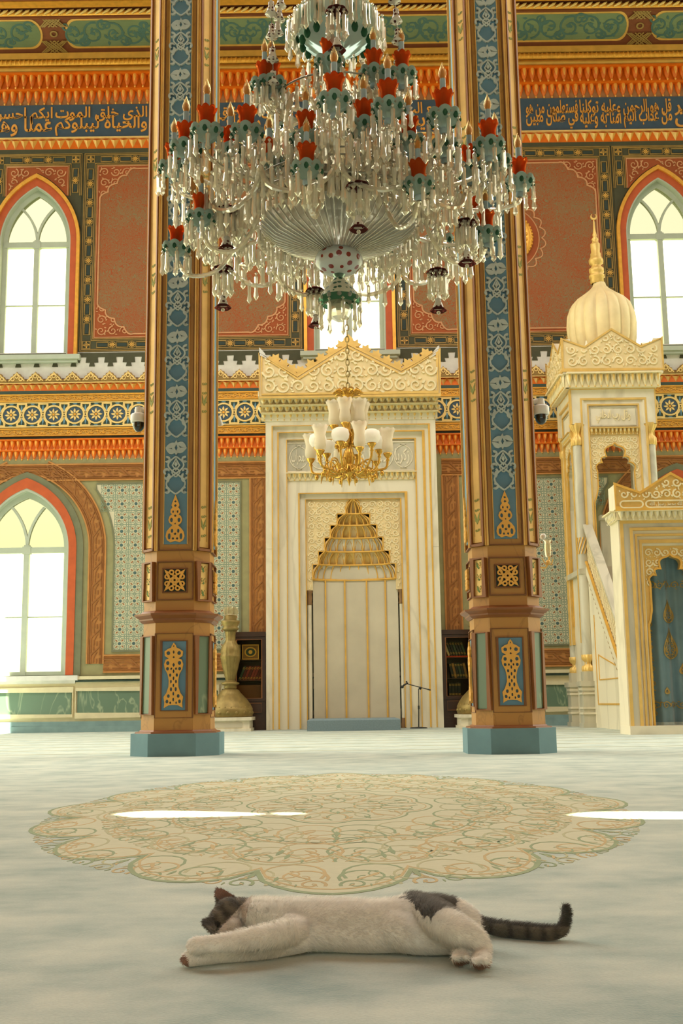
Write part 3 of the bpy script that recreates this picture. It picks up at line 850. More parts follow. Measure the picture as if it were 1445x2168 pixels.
for ring, nn, rr in ((.89, 24, .06), (.86, 16, .085), (.70, 20, .08), (.66, 16, .10), (.50, 14, .09), (.44, 10, .11), (.22, 8, .09), (.12, 6, .08), (.75, 32, .045), (.94, 40, .03), (.56, 24, .05)):
    for i in range(nn):
        a = 2*pi*(i+.5)/nn
        for s in (-1, 1):
            cx, cy = ring*cos(a+s*.42*2*pi/nn/2), ring*sin(a+s*.42*2*pi/nn/2)
            mb.stroke(spiral(cx, cy, rr, 1.3, a+s*1.2, s, 20), .0055, -.0008, 0, (1, 2, 3)[i % 3 if s > 0 else (i+1) % 3], taper=lambda t: 1.4-.9*t)
            mb.plate([leafpoly(cx, cy, rr*.6, rr*.08, a+s*.9, 4)], -.0010, 0, 3)
        mb.plate([leafpoly(ring*cos(a), ring*sin(a), rr*.6, rr*.1, a, 4)], -.0011, 0, 2)
md = mb.build('carpet_medallion', ['medallion_ground', 'medallion_line', 'medallion_green', 'medallion_ochre'], None, 'structure'); md.name = 'floor_medallion'
md.name = 'trim_%d' % (TR[0]+1); TR[0] += 1
# prayer-row lines woven far back
mb = MB(lambda u, v, d: (u, v, -d)); y = 12.2
while y < 21:
    mb.plate([rect(XL, XR, y, y+.05)], -.001, 0, 0); y += 1.05
trim(mb, ['medallion_line'])

# ================================================================ inscription (letters of gold on the dark band)
AR = {'ا':(0xFE8D,2),'ب':(0xFE8F,4),'ت':(0xFE95,4),'ة':(0xFE93,2),'ج':(0xFE9D,4),'ح':(0xFEA1,4),'خ':(0xFEA5,4),'د':(0xFEA9,2),'ذ':(0xFEAB,2),'ر':(0xFEAD,2),'ز':(0xFEAF,2),'س':(0xFEB1,4),'ش':(0xFEB5,4),'ض':(0xFEBD,4),'ع':(0xFEC9,4),'غ':(0xFECD,4),'ف':(0xFED1,4),'ق':(0xFED5,4),'ك':(0xFED9,4),'ل':(0xFEDD,4),'م':(0xFEE1,4),'ن':(0xFEE5,4),'ه':(0xFEE9,4),'و':(0xFEED,2),'ي':(0xFEF1,4)}
def arabic(t):
    o = []
    for i, c in enumerate(t):
        if c not in AR: o.append(c); continue
        b, n = AR[c]; pj = i > 0 and t[i-1] in AR and AR[t[i-1]][1] == 4; nj = n == 4 and i+1 < len(t) and t[i+1] in AR
        o.append(chr(b + ((3 if nj else 1) if pj else (2 if nj else 0))))
    return ''.join(reversed(o))
def letters(text, x0, x1, z0, z1, Y, m, name, parent=None, bold=.012, depth=.02):
    cu = bpy.data.curves.new(name, 'FONT'); cu.body = text; cu.size = 1; cu.offset = bold; cu.extrude = .02
    o = bpy.data.objects.new(name, cu); COL.objects.link(o); bpy.context.view_layer.update()
    me = bpy.data.meshes.new_from_object(o.evaluated_get(bpy.context.evaluated_depsgraph_get()))
    bpy.data.objects.remove(o)
    xs = [v.co.x for v in me.vertices]; ys = [v.co.y for v in me.vertices]
    a, b, c, d_ = min(xs), max(xs), min(ys), max(ys); off = wl(parent)
    for v in me.vertices:
        u = x0 + (v.co.x-a)/(b-a)*(x1-x0); w_ = z0 + (v.co.y-c)/(d_-c)*(z1-z0); dd = Y - (v.co.z+.02)/.04*depth
        v.co = Vector((u, dd, w_)) - off
    me.materials.clear(); me.materials.append(MATS[m])
    ob = bpy.data.objects.new(name, me); COL.objects.link(ob); ob.parent = parent
    return ob
mat('gold_letter', '#E8A246', .5, var=.08)
zi0, zi1 = lv(288), lv(227); zim = (zi0+zi1)/2
def ins(upper, lower, pxa, pxb, yref):
    a, b = W(pxa, yref)[0], W(pxb, yref)[0]
    for t, z0, z1 in ((upper, zim-.06, zi1), (lower, zi0, zim+.13)):
        TR[0] += 1; o = letters(arabic(t), a, b, z0, z1, YW-.03, 'gold_letter', 'trim_%d' % TR[0], bold=.014); o['kind'] = 'structure'
ins('الذي خلق الموت', 'والحياة ليبلوكم', 118, 312, 256)
ins('ايكم احسن', 'عملا وهو', -14, 112, 256)
ins('العزيز الغفور', 'سبع سموات', -190, -30, 256)
ins('فستعلمون من هو', 'في ضلال مبين', 1112, 1222, 240)
ins('وعليه توكلنا', 'امنا به وعليه', 1226, 1312, 240)
ins('قل هو الرحمن', 'من عذاب اليم', 1318, 1420, 240)
ins('فمن يجير', 'الكافرين', 1426, 1560, 240)
ins('ما ترى في خلق', 'الرحمن من تفاوت', 462, 620, 250)
ins('فارجع البصر', 'هل ترى من فطور', 630, 800, 250)
ins('ثم ارجع البصر', 'كرتين ينقلب', 810, 990, 245)

# ================================================================ pillars
def rot(cx, cy, ang, half):
    """map of a face whose outward normal is at angle ang from -Y (turning to +X)"""
    ca, sa = cos(ang), sin(ang)
    def mp(u, v, d):     # u along face, v height, d<0 outward
        yy = -half + d
        return (cx + u*ca - yy*sa, cy + u*sa + yy*ca, v)
    return mp
def octring(cx, cy, a, h, z):
    """chamfered square: half width h, half front a"""
    return [(cx+x, cy+y, z) for x, y in ((-a,-h),(a,-h),(h,-a),(h,a),(a,h),(-a,h),(-h,a),(-h,-a))]
mat('gold_filigree', '#E8AE4C', .45, var=.08)
mat('green_paint', '#8F9350', .7); mat('green_leaf', '#6E8C50', .7)
def filig(mb, w, pts, mi, d, closed=True):
    mb.stroke(pts, w, d, d+.02, mi, closed=closed)
def teardrop(mb, z0, h, w, mi, d):
    prof = [(0,0),(.5,.0),(1,.10),(.98,.2),(.7,.3),(.36,.36),(.7,.43),(.74,.5),(.5,.58),(.42,.6),(.56,.65),(.5,.72),(.34,.76),(.42,.8),(.34,.85),(.22,.9),(0,1.03)]
    prof2 = [(0,.03),(.5,.0),(.86,.05),(1,.13),(.9,.23),(.6,.31),(.3,.365),(.62,.42),(.74,.48),(.6,.56),(.36,.6),(.52,.64),(.5,.7),(.3,.755),(.42,.79),(.36,.84),(.2,.92),(0,1.03)]
    out = [(w*x, z0+h*z) for x, z in prof2] + [(-w*x, z0+h*z) for x, z in prof2[::-1][1:-1]]
    holes = []
    for sx in (-1, 1):
        holes.append([(sx*w*(.62+.16*cos(t)*1), z0+h*(.13+.07*sin(t))) for t in [2*pi*i/8 for i in range(8)]])
        holes.append([(sx*w*(.22+.12*cos(t)), z0+h*(.08+.028*sin(t))) for t in [2*pi*i/6 for i in range(6)]])
        holes.append([(sx*w*(.33+.14*cos(t)), z0+h*(.245+.045*sin(t)+.1*0)) for t in [2*pi*i/7 for i in range(7)]])
        holes.append([(sx*w*(.40+.16*cos(t)), z0+h*(.48+.05*sin(t))) for t in [2*pi*i/8 for i in range(8)]])
        holes.append([(sx*w*(.24+.10*cos(t)), z0+h*(.66+.03*sin(t))) for t in [2*pi*i/6 for i in range(6)]])
    for zz, r in ((.18, .03), (.57, .028), (.79, .03), (.88, .026), (.40, .018)):
        holes.append([(w*.16*cos(t)*(r/.028), z0+h*(zz+r*sin(t))) for t in [2*pi*i/4 for i in range(4)]])
    mb.plate([out] + holes, d, d+.02, mi)
def vasepanel(mb, z0, h, w, mi, d):
    prof = [(.0,.035),(.5,.03),(.95,-.01),(.9,.07),(1,.16),(.72,.22),(.5,.32),(.48,.42),(.62,.52),(.9,.6),(.98,.67),(.8,.745),(.5,.76),(.9,.80),(.95,.87),(.6,.91),(.28,.93),(.2,.965),(0,1.01)]
    out = [(w*x, z0+h*z) for x, z in prof] + [(-w*x, z0+h*z) for x, z in prof[::-1][1:-1]]
    holes = []
    def e(x, z, rx, rz, n=8):
        holes.append([(w*(x+rx*cos(2*pi*i/n)), z0+h*(z+rz*sin(2*pi*i/n))) for i in range(n)])
    for s in (-1, 1):
        e(s*.64, .09, .15, .03); e(s*.3, .07, .1, .022, 5); e(s*.5, .175, .16, .03, 6); e(s*.24, .28, .12, .035, 6); e(s*.26, .4, .1, .03, 6)
        e(s*.34, .5, .13, .028, 6); e(s*.62, .6, .16, .028, 7); e(s*.6, .69, .18, .032, 8); e(s*.24, .6, .1, .022, 5); e(s*.55, .845, .2, .032, 8)
    for z in (.12, .21, .34, .45, .56): e(0, z, .10, .03, 6)
    e(0, .66, .14, .035, 4); e(0, .78, .12, .02, 4); e(0, .86, .1, .03, 4); e(0, .955, .07, .018, 4)
    mb.plate([out] + holes, d, d+.02, mi)
def squarefil(mb, zc_, w, h, mi, d):
    for sx in (-1, 1):
        for sz in (-1, 1):
            mb.stroke([(sx*w*.1, zc_+sz*h*.1), (sx*w*.5, zc_+sz*h*.15), (sx*w*.9, zc_+sz*h*.95), (sx*w*.15, zc_+sz*h*.5), (sx*w*.1, zc_+sz*h*.1)], .017, d, d+.02, mi)
            mb.stroke(circ(sx*w*.72, zc_+sz*h*.34, w*.2, 9), .015, d, d+.02, mi, closed=True)
            mb.stroke(circ(sx*w*.3, zc_+sz*h*.78, w*.2, 9), .015, d, d+.02, mi, closed=True)
            mb.plate([leafpoly(sx*w*.55, zc_+sz*h*.55, w*.6, w*.13, atan2(sz, sx), 4)], d, d+.02, mi)
    mb.stroke(circ(0, zc_, w*.2, 8), .016, d, d+.02, mi, closed=True)
    mb.stroke([(w*.45, zc_), (0, zc_+h*.45), (-w*.45, zc_), (0, zc_-h*.45)], .016, d, d+.02, mi, closed=True)
def arabstrip(mb, z0, z1, w, per, mi, d):
    z = z0; k = 0
    while z < z1:
        q = per
        for s in (-1, 1):
            # ogee stems crossing on the axis
            pts = [(s*w*.74*abs(sin(pi*i/14))**.9*(1 if i else 1), z+q*(.0+.36*i/14)) for i in range(15)]
            mb.stroke(pts, .016, d, d+.022, mi)
            pts = [(s*w*.62*sin(pi*i/14), z+q*(.36+.30*i/14)) for i in range(15)]
            mb.stroke(pts, .016, d, d+.022, mi)
            pts = [(-s*w*.3*sin(pi*i/10), z+q*(.30+.16*i/10)) for i in range(11)]
            mb.stroke(pts, .014, d, d+.022, mi)
            # leaf lobes at the rim
            for (zz, a, l_, r0) in ((.06, 1.25, .17, .95), (.30, 1.9, .16, .9), (.40, -1.2, .16, .92), (.60, 1.2, .16, .9)):
                mb.stroke(spiral(s*w*.70, z+q*zz, w*.27, .62, (a if s > 0 else pi-a), s, 10), .034, d, d+.022, mi, taper=lambda t: .5+.9*t)
            mb.plate([leafpoly(s*w*.62, z+q*.20, q*.15, w*.17, (pi/2+.12*s), 5)], d, d+.022, mi)
            mb.plate([leafpoly(s*w*.10, z+q*.72, w*.85, w*.26, (.5 if s > 0 else pi-.5), 5)], d, d+.022, mi)
            mb.plate([leafpoly(s*w*.10, z+q*.90, w*.85, w*.26, (-.5 if s > 0 else pi+.5), 5)], d, d+.022, mi)
        dm = [(0, z+q*.68), (w*.34, z+q*.80), (0, z+q*.95), (-w*.34, z+q*.80)]
        hole = [(0, z+q*.76), (w*.12, z+q*.81), (0, z+q*.87), (-w*.12, z+q*.81)]
        mb.plate([dm, hole], d, d+.022, mi)
        mb.stroke([(0, z+q*.42), (w*.28, z+q*.50), (0, z+q*.62), (-w*.28, z+q*.50)], .014, d, d+.022, mi, closed=True)
        mb.plate([[(0, z+q*.47), (w*.14, z+q*.52), (0, z+q*.58), (-w*.14, z+q*.52)]], d, d+.022, mi)
        z += q; k += 1
def pillar(px, py, label, lev, ztop):
    f = onfloor(px, py); Yf = f.y; k = at(px+50, 1300, Yf).x - at(px-50, 1300, Yf).x; k /= 100
    hp = 94*k; ap = 50*k; a = 41*k; h = 74*k
    cx = f.x; cy = Yf + hp
    Z = lambda y: at(px-2, y, cy-h).z
    root = thing('pillar', label, 'pillar', (cx, cy, 0), 'tall painted pillars of the hall')
    P = MB(); zp = at(px, lev['plinth'], Yf).z
    P.loft([octring(cx, cy, ap, hp, 0), octring(cx, cy, ap, hp, zp)]); P.build('plinth', ['teal_plinth'], root)
    z1 = Z(lev['base']); zc0, zc1 = Z(lev['cor0']), Z(lev['cor1']); 
    P = MB(); P.loft([octring(cx, cy, a+.02, h+.06, zp), octring(cx, cy, a+.02, h+.055, zp+(z1-zp)*.45), octring(cx, cy, a, h+.02, zp+(z1-zp)*.6), octring(cx, cy, a, h+.01, z1)]); P.build('base_moulding', ['brown_red'], root)
    P = MB()
    P.loft([octring(cx, cy, a, h, z1-.01), octring(cx, cy, a, h-.012, zc0)])
    z2 = Z(lev['mid'])
    P.loft([octring(cx, cy, a, h-.012, zc1), octring(cx, cy, a-.003, h-.016, z2), octring(cx, cy, a-.010, h-.03, ztop)])
    veined('pillar_brown', '#B88438', '#8C6026', 3, .45, .02) if 'pillar_brown' not in MATS else 0
    P.build('shaft', ['pillar_brown'], root)
    P = MB(); s = zc1-zc0
    P.loft([octring(cx, cy, a, h, zc0-.01), octring(cx, cy, a+.02, h+.03, zc0+s*.15), octring(cx, cy, a+.02, h+.03, zc0+s*.3), octring(cx, cy, a+.035, h+.075, zc0+s*.6), octring(cx, cy, a+.035, h+.08, zc0+s*.78), octring(cx, cy, a+.01, h+.03, zc0+s*.84), octring(cx, cy, a, h-.01, zc1+.01)])
    P.build('cornice', ['brown_red'], root)
    # faces: front, chamfers and right / left sides
    faces = [(0, h, 'f'), (pi/2, h, 's'), (-pi/2, h, 's')] ; cd_ = (h+a)/sqrt(2); cw = (h-a)/sqrt(2)
    faces += [(pi/4, cd_, 'c'), (-pi/4, cd_, 'c')]
    for ang, hf, ty in faces:
        mp = rot(cx, cy, ang, hf)
        zl0, zl1 = Z(lev['low0']), Z(lev['low1'])
        # lower panel
        if ty == 'c':
            w = cw*.66
            g = MB(mp); g.plate([rect(-w, w, zl0-.03, zl1+.05)], -.012, .03, 0); g.build('marbled_panel', ['green_stone'], root)
            g = MB(mp); g.stroke(rect(-w-.010, w+.010, zl0-.04, zl1+.055), .024, -.030, .03, 0, closed=True); g.build('panel_moulding', ['brown_red'], root)
        else:
            w = a*.63
            g = MB(mp); g.plate([rect(-w, w, zl0, zl1)], .0, .03, 0); g.build('blue_panel', ['blue_strip'], root)
            g = MB(mp); 
            for lp in (rect(-w-.006, w+.006, zl0-.006, zl1+.006),): g.stroke(lp, .012, -.012, .02, 0, closed=True)
            g.stroke(rect(-a*.97, a*.97, z1+.12, zc0-.12), .009, -.004, .02, 0, closed=True); g.build('panel_moulding', ['brown_line'], root)
            g = MB(mp); vasepanel(g, zl0+.03, zl1-zl0-.05, w*.80, 0, -.03); g.build('filigree', ['gold_filigree'], root)
        # square panel
        zs0, zs1 = Z(lev['sq0']), Z(lev['sq1'])
        if ty == 'c':
            w = cw*.52; za, zb_ = zs0-.07, zs1+.055
            g = MB(mp); g.plate([rect(-w, w, za, zb_)], -.008, .03, 0); n = 3
            for i in range(n):
                zz = za + (i+.5)*(zb_-za)/n
                for s in (-1, 1):
                    g.stroke(spiral(s*w*.45, zz, w*.4, 1, pi/2, s, 9), .012, -.014, .0, 1); g.plate([leafpoly(0, zz-.03, .07, .014, pi/2+s*.3, 3)], -.014, 0, 2)
            g.build('painted_panel', ['gold_light', 'tan', 'green_leaf'], root)
            g = MB(mp); g.stroke(rect(-w-.014, w+.014, za-.014, zb_+.014), .026, -.034, .03, 0, closed=True); g.build('panel_moulding', ['brown_red'], root)
        else:
            w = a*.63
            g = MB(mp); g.plate([rect(-w, w, zs0, zs1)], .0, .03, 0); g.build('blue_panel', ['ink'], root)
            g = MB(mp); g.stroke(rect(-w, w, zs0, zs1), .012, -.01, .02, 0, closed=True); g.stroke(rect(-a*.93, a*.93, zs0-.075, zs1+.07), .012, -.008, .02, 0, closed=True); g.build('panel_moulding', ['brown_line'], root)
            g = MB(mp); squarefil(g, (zs0+zs1)/2, w*.86, (zs1-zs0)*.43, 0, -.03); g.build('filigree', ['gold_filigree'], root)
        # upper shaft
        zu0 = Z(lev['up0'])
        if ty == 'c':
            w = cw*.60
            g = MB(mp); g.plate([rect(-w, w, zu0+.04, ztop)], -.004, .03, 0)
            for s in (-1, 1): g.pb(s*w*.62-.004, s*w*.62+.004, zu0+.1, ztop, -.007, 0, 1)
            z = zu0+.12; i = 0
            while z < ztop:
                L = .42 if i % 2 == 0 else .9
                if i % 2 == 0:
                    for s in (-1, 1):
                        for q in range(4): g.stroke(spiral(s*w*.22, z+.04+q*.1, w*.25, 1, 0, s, 8), .008, -.008, 0, 2)
                        g.plate([leafpoly(0, z+.1, .12, .014, pi/2+s*.25, 3)], -.008, 0, 2)
                z += L; i += 1
            g.build('painted_strip', ['tan', 'tan_dim', 'green_paint'], root)
            g = MB(mp)
            for s in (-1, 1): g.pb(s*(w+.012)-.010, s*(w+.012)+.010, zu0, ztop, -.030, .02, 0); g.pb(s*(w+.031)-.006, s*(w+.031)+.006, zu0, ztop, -.016, .02, 1)
            g.pb(-w-.022, w+.022, zu0, zu0+.024, -.030, .02, 0); g.build('strip_moulding', ['brown_red', 'tan'], root)
        else:
            w = a*.62; zb0 = Z(lev['blue0'])
            g = MB(mp); g.plate([rect(-w, w, zb0, ztop)], .0, .03, 0); g.build('blue_strip', ['blue_strip'], root)
            g = MB(mp)
            for s in (-1, 1):
                g.pb(s*w*1.01-.004, s*w*1.01+.004, zb0, ztop, -.008, .02, 0)
                g.pb(s*a*.965-.008, s*a*.965+.008, zu0, ztop, -.018, .02, 0); g.pb(s*a*.89-.006, s*a*.89+.006, zu0, ztop, -.006, .02, 1)
            g.pb(-a*.93, a*.93, zu0, zu0+.012, -.008, .02, 1)
            g.build('strip_moulding', ['tan', 'brown_line'], root)
            g = MB(mp); teardrop(g, Z(lev['tear0']), Z(lev['tear1'])-Z(lev['tear0']), w*.80, 0, -.03); g.build('filigree', ['gold_filigree'], root)
            if ty == 'f':
                g = MB(mp); arabstrip(g, Z(lev['tear1'])+.02, ztop-.6, w*1.08, .60, 0, -.026); g.build('arabesque', ['strip_ornament'], root)
    return cx, cy, k, h, a
ZT = ZCEIL - .02
LP = pillar(363, 1602, 'octagonal brown and gold pillar on a teal plinth, left of the marble prayer niche', dict(plinth=1553.5, base=1546, cor0=1316, cor1=1294, mid=1185, low0=1504, low1=1358, sq0=1254, sq1=1204, up0=1166, blue0=1152, tear0=1149, tear1=1051), ZT)
RP = pillar(1091, 1597, 'octagonal brown and gold pillar on a teal plinth, between prayer niche and marble pulpit', dict(plinth=1542, base=1535, cor0=1304, cor1=1283, mid=1172, low0=1493, low1=1350, sq0=1243, sq1=1195, up0=1154, blue0=1140, tear0=1138, tear1=1042), ZT)
print('pillars', LP, RP)
def seccam(tip, side, P, px, py, label):
    cx, cy, k, h, a = P
    Yp = cy - h + .25
    root = thing('security_camera', label, 'camera', at(px, py, Yp))
    c = root.location; x0 = cx + side*(h-.01)
    m = MB(); m.box(min(x0, x0-side*.03), max(x0, x0-side*.03), c.y-.06, c.y+.06, c.z+.10, c.z+.24, 0)
    m.build('wall_plate', ['white_plastic'], root)
    m = MB(); m.tube([(x0-side*.0, c.y, c.z+.17), (x0+side*.06, c.y, c.z+.19), (c.x, c.y, c.z+.20)], [.035, .03, .035], 8, 0); m.tube([(c.x, c.y, c.z+.22), (c.x, c.y, c.z+.12)], [.04, .05], 12, 0); m.build('bracket', ['white_plastic'], root)
    m = MB(); m.lathe([(.03, .15), (.075, .145), (.085, .13), (.085, .06), (.078, .05), (.05, .05)], c, 24, 0, cap=(True, True)); m.build('housing', ['white_plastic'], root)
    m = MB(); m.lathe([(.062, .05), (.062, .015), (.05, -.02), (.028, -.042), (.002, -.05)], c, 20, 0, cap=(False, True)); m.build('dome', ['smoked'], root)
mat('smoked', '#11130F', .08, var=0, spec=.8)
seccam(0, -1, LP, 293, 905, 'white dome security camera on a bracket, on the left pillar')
seccam(0, 1, RP, 1145, 889, 'white dome security camera on a bracket, on the right pillar')

# ================================================================ mihrab
veined('marble', '#E9E0C4', '#B7AE92', .8, .35, .05)
veined('marble_grey', '#C9C3AB', '#8E8A76', 1.0, .35, .06)
mat('marble_gilt', '#E6D09A', .5, var=.1, vs=4, bump=.3, bs=14)
mat('gilt_line', '#E4B455', .35, metal=.3)
mat('gilt', '#E2BC6A', .4, metal=.25, var=.12)
mat('relief', '#EBDCAE', .5)
mat('niche_stone', '#CCC2A6', .6, var=.12, vs=1.5)
mat('capital_brown', '#8B6A45', .45, var=.1)
Ym = 22.45; print('mihrab Y', Ym)
k0 = (at(924, 1000, Ym).x - at(562, 1000, Ym).x) / 362; MX = at(743, 1000, Ym).x
def mu(px): return MX + (px-743)*k0
def mz(y): return at(743, y, Ym).z
mih = thing('mihrab', 'tall pale marble prayer niche with gilt lines and carved crown, against the back wall', 'prayer niche', (MX, Ym, 0))
g = MB()
def frm(g, xa, xb, yt, xa2, xb2, yt2, d0, d1, mi=0):
    o = [(mu(xa), 0), (mu(xa2), 0), (mu(xa2), mz(yt2)), (mu(xb2), mz(yt2)), (mu(xb2), 0), (mu(xb), 0), (mu(xb), mz(yt)), (mu(xa), mz(yt))]
    g.plate([o], Ym+d0, Ym+d1, mi)
frm(g, 562, 924, 886, 577, 909, 901, 0, .7)
frm(g, 577, 909, 901, 588, 898, 912, .07, .6)
frm(g, 588, 898, 912, 605, 882, 925, .16, .6)
frm(g, 605, 882, 925, 630, 860, 1038, .22, .6)
frm(g, 630, 860, 1038, 644, 849, 1050, .30, .6)
g.box(mu(566), mu(656), Ym+.6, YW-.16, 0, mz(886), 0); g.box(mu(841), mu(920), Ym+.6, YW-.16, 0, mz(886), 0)
for yy in (1160,):
    for xa, xb in ((562, 576), (909, 924)): g.box(mu(xa)-.003, mu(xb)+.003, Ym-.003, Ym+.01, mz(yy), mz(yy)+.008, 1)
g.build('marble_frame', ['marble', 'marble_grey'], mih)
g = MB()
def gl(xa, xb, yt, d, w=.022):
    g.stroke([(mu(xa), 0.02), (mu(xa), mz(yt)), (mu(xb), mz(yt)), (mu(xb), 0.02)], w, Ym+d-.012, Ym+d+.02, 0)
gl(576, 910, 900, 0); gl(588, 898, 912, .07, .03); gl(606, 881, 926, .16, .018); gl(631, 859, 1039, .22, .03); gl(645, 848, 1051, .30, .016)
g.build('gilt_edging', ['gilt_line'], mih)
# inscription panel over the niche
g = MB(); g.plate([rect(mu(605), mu(882), mz(994), mz(930))], Ym+.2, Ym+.3, 0); d = Ym+.2
for xa, xb in ((612, 652), (654, 833), (835, 875)):
    r = (mz(938)-mz(988))/2; zc_ = (mz(938)+mz(988))/2; a, b = mu(xa), mu(xb)
    g.stroke(arc(b-r, zc_, r, -pi/2, pi/2, 8)+arc(a+r, zc_, r, pi/2, 3*pi/2, 8), .014, d-.014, d, 1, closed=True)
g.stroke(rect(mu(607), mu(880), mz(993), mz(932)), .016, d-.015, d, 1, closed=True)
ip = g.build('inscription_panel', ['marble_grey', 'marble'], mih)
letters(arabic('كلما دخل عليها'), mu(668), mu(822), mz(984), mz(944), Ym+.2, 'marble', 'inscription', mih, .01, .015)
letters(arabic('زكريا'), mu(838), mu(868), mz(980), mz(946), Ym+.2, 'marble', 'inscription', mih, .01, .015)
letters(arabic('المحراب'), mu(616), mu(648), mz(980), mz(946), Ym+.2, 'marble', 'inscription', mih, .01, .015)
g = MB(); muqarnas(g, mu(605), mu(882), mz(1012), mz(996), .11, Ym+.24, 0, 1, 1, .1); g.build('petal_moulding', ['relief', 'gilt'], mih)
# carved spandrel with the stepped opening of the hood
st = [(658.6, 1221), (658.6, 1190), (671, 1190), (671, 1162), (684.5, 1162), (684.5, 1133), (697, 1133), (697, 1106), (711.5, 1106), (711.5, 1082), (730, 1082), (730, 1068), (733, 1068), (733, 1058), (739, 1052), (746, 1049.5)]
left = [(mu(x), mz(y)) for x, y in st]; right = [(2*mu(746.5)-x, z) for x, z in left[::-1]]
ho = left + right
g = MB(); xL_, xR_ = mu(645), mu(848)
out = [(xL_, mz(1245)), (mu(658.6), mz(1245))] + left + right + [(2*mu(746.5)-mu(658.6), mz(1245)), (xR_, mz(1245)), (xR_, mz(1051)), (xL_, mz(1051))]
g.plate([out], Ym+.34, Ym+.50, 0)
scrolls(g, [(xL_+.04, mz(1243)), (xR_-.04, mz(1243)), (xR_-.04, mz(1054)), (xL_+.04, mz(1054))], .15, .022, Ym+.325, Ym+.34, 1, seed=9, holes=[ho, rect(mu(656), mu(838), mz(1250), mz(1190))])
g.stroke(ho, .018, Ym+.32, Ym+.36, 2)
g.build('carved_spandrel', ['marble_gilt', 'relief', 'gilt_line'], mih)
# niche: five panels round a shallow bay, with gilt joints
nx = [658.6, 685, 726, 772.5, 812, 838]; dp = [-.1, .02, .06, .06, .02, -.1]
zt_ = mz(1221); g = MB()
for i in range(5):
    a, b = (mu(nx[i]), Ym+.5+dp[i]), (mu(nx[i+1]), Ym+.5+dp[i+1])
    g.add([(a[0], a[1], 0), (b[0], b[1], 0), (b[0], b[1], zt_+.3), (a[0], a[1], zt_+.3)], [(0, 1, 2, 3)], 0)
g.build('niche', ['niche_stone'], mih)
g = MB()
for i in range(1, 5):
    x, y = mu(nx[i]), Ym+.5+dp[i]; g.box(x-.016, x+.016, y-.03, y+.02, .1, zt_, 0)
for i in range(5):
    a, b = (mu(nx[i]), Ym+.5+dp[i]), (mu(nx[i+1]), Ym+.5+dp[i+1])
    g.add([(a[0], a[1]-.02, zt_-.03), (b[0], b[1]-.02, zt_-.03), (b[0], b[1]-.02, zt_), (a[0], a[1]-.02, zt_)], [(0, 1, 2, 3)], 0)
g.build('gilt_joint', ['gilt_line'], mih)
# stalactite hood: stacked scalloped tiers closing towards the top
tiers = [(658.6, 1221, 1190, 13), (671, 1190, 1162, 12), (684.5, 1162, 1133, 10), (697, 1133, 1106, 9), (711.5, 1106, 1082, 7), (730, 1082, 1051, 5)]
g = MB(); cxh = mu(746.5)
for ti, (xl, yb_, yt_, nn) in enumerate(tiers):
    hw_ = cxh - mu(xl); hwn = cxh - mu(tiers[ti+1][0]) if ti+1 < len(tiers) else .02
    z0, z1 = mz(yb_), mz(yt_); D = .45*hw_/(cxh-mu(658.6)); D2 = .45*hwn/(cxh-mu(658.6))
    def pt(t, k, bulge):        # t 0..1 round the bay, k 0..1 upward
        a = pi*t; w_ = hw_ + (hwn-hw_)*(k**2.2); dd = D + (D2-D)*(k**2.2)
        return Vector((cxh - cos(a)*w_*(1-.0*bulge), Ym+.33 + sin(a)*dd*.6 + bulge*.0, z0+(z1-z0)*k)) - Vector((-cos(a), sin(a), 0))*(-bulge)
    for i in range(nn):
        rows = []
        for kk in range(6):
            k = kk/5; row = []
            for q in range(7):
                s = q/6; t = (i+s)/nn
                bul = .10*sin(pi*s)*(1-k*.85)
                row.append(pt(t, k, bul))
            rows.append(row)
        g.loft(rows, (0 if i % 2 else 3) if ti in (1, 3, 5) else (1 if ti in (0, 2) else 0), (False, False), False, True)
        p = [pt(i/nn, k/4, 0) + Vector((0, -.012, 0)) for k in range(5)]
        g.tube(p, [.022, .013, .012, .012, .018], 5, 2)
        # little pointed arch edge in each cell
        g.tube([pt((i+.08)/nn, .02, .01), pt((i+.2)/nn, .55, .04), pt((i+.5)/nn, .92, .03), pt((i+.8)/nn, .55, .04), pt((i+.92)/nn, .02, .01)], .010, 4, 2)
    g.tube([pt(t/24, 0, 0)+Vector((0, -.02, 0)) for t in range(25)], .02, 5, 2)
g.build('stalactite_hood', ['gilt', 'marble', 'gilt_line', 'marble_gilt'], mih)
g = MB(); g.plate([ho + []], Ym+.66, Ym+.68, 0); g.build('hood_back', ['capital_brown'], mih)
# colonnettes
for xc_ in (651, 845.5):
    x = mu(xc_); y = Ym+.40; g = MB()
    g.lathe([(.045, mz(1528)), (.045, mz(1276))], (x, y, 0), 14, 0)
    cb = g.build('colonnette', ['marble'], mih)
    g = MB(); g.lathe([(.062, 0), (.062, .1), (.05, .13), (.055, .17), (.046, .2)], (x, y, 0), 12, 0); g.build('base', ['capital_brown'], cb)
    g = MB(); zt0, zb0 = mz(1245), mz(1276); g.lathe([(.05, zb0), (.065, zb0+.02), (.05, zb0+.06), (.06, (zt0+zb0)/2), (.05, zt0-.07), (.07, zt0-.04), (.07, zt0)], (x, y, 0), 12, 0)
    g.build('capital', ['capital_brown'], cb)
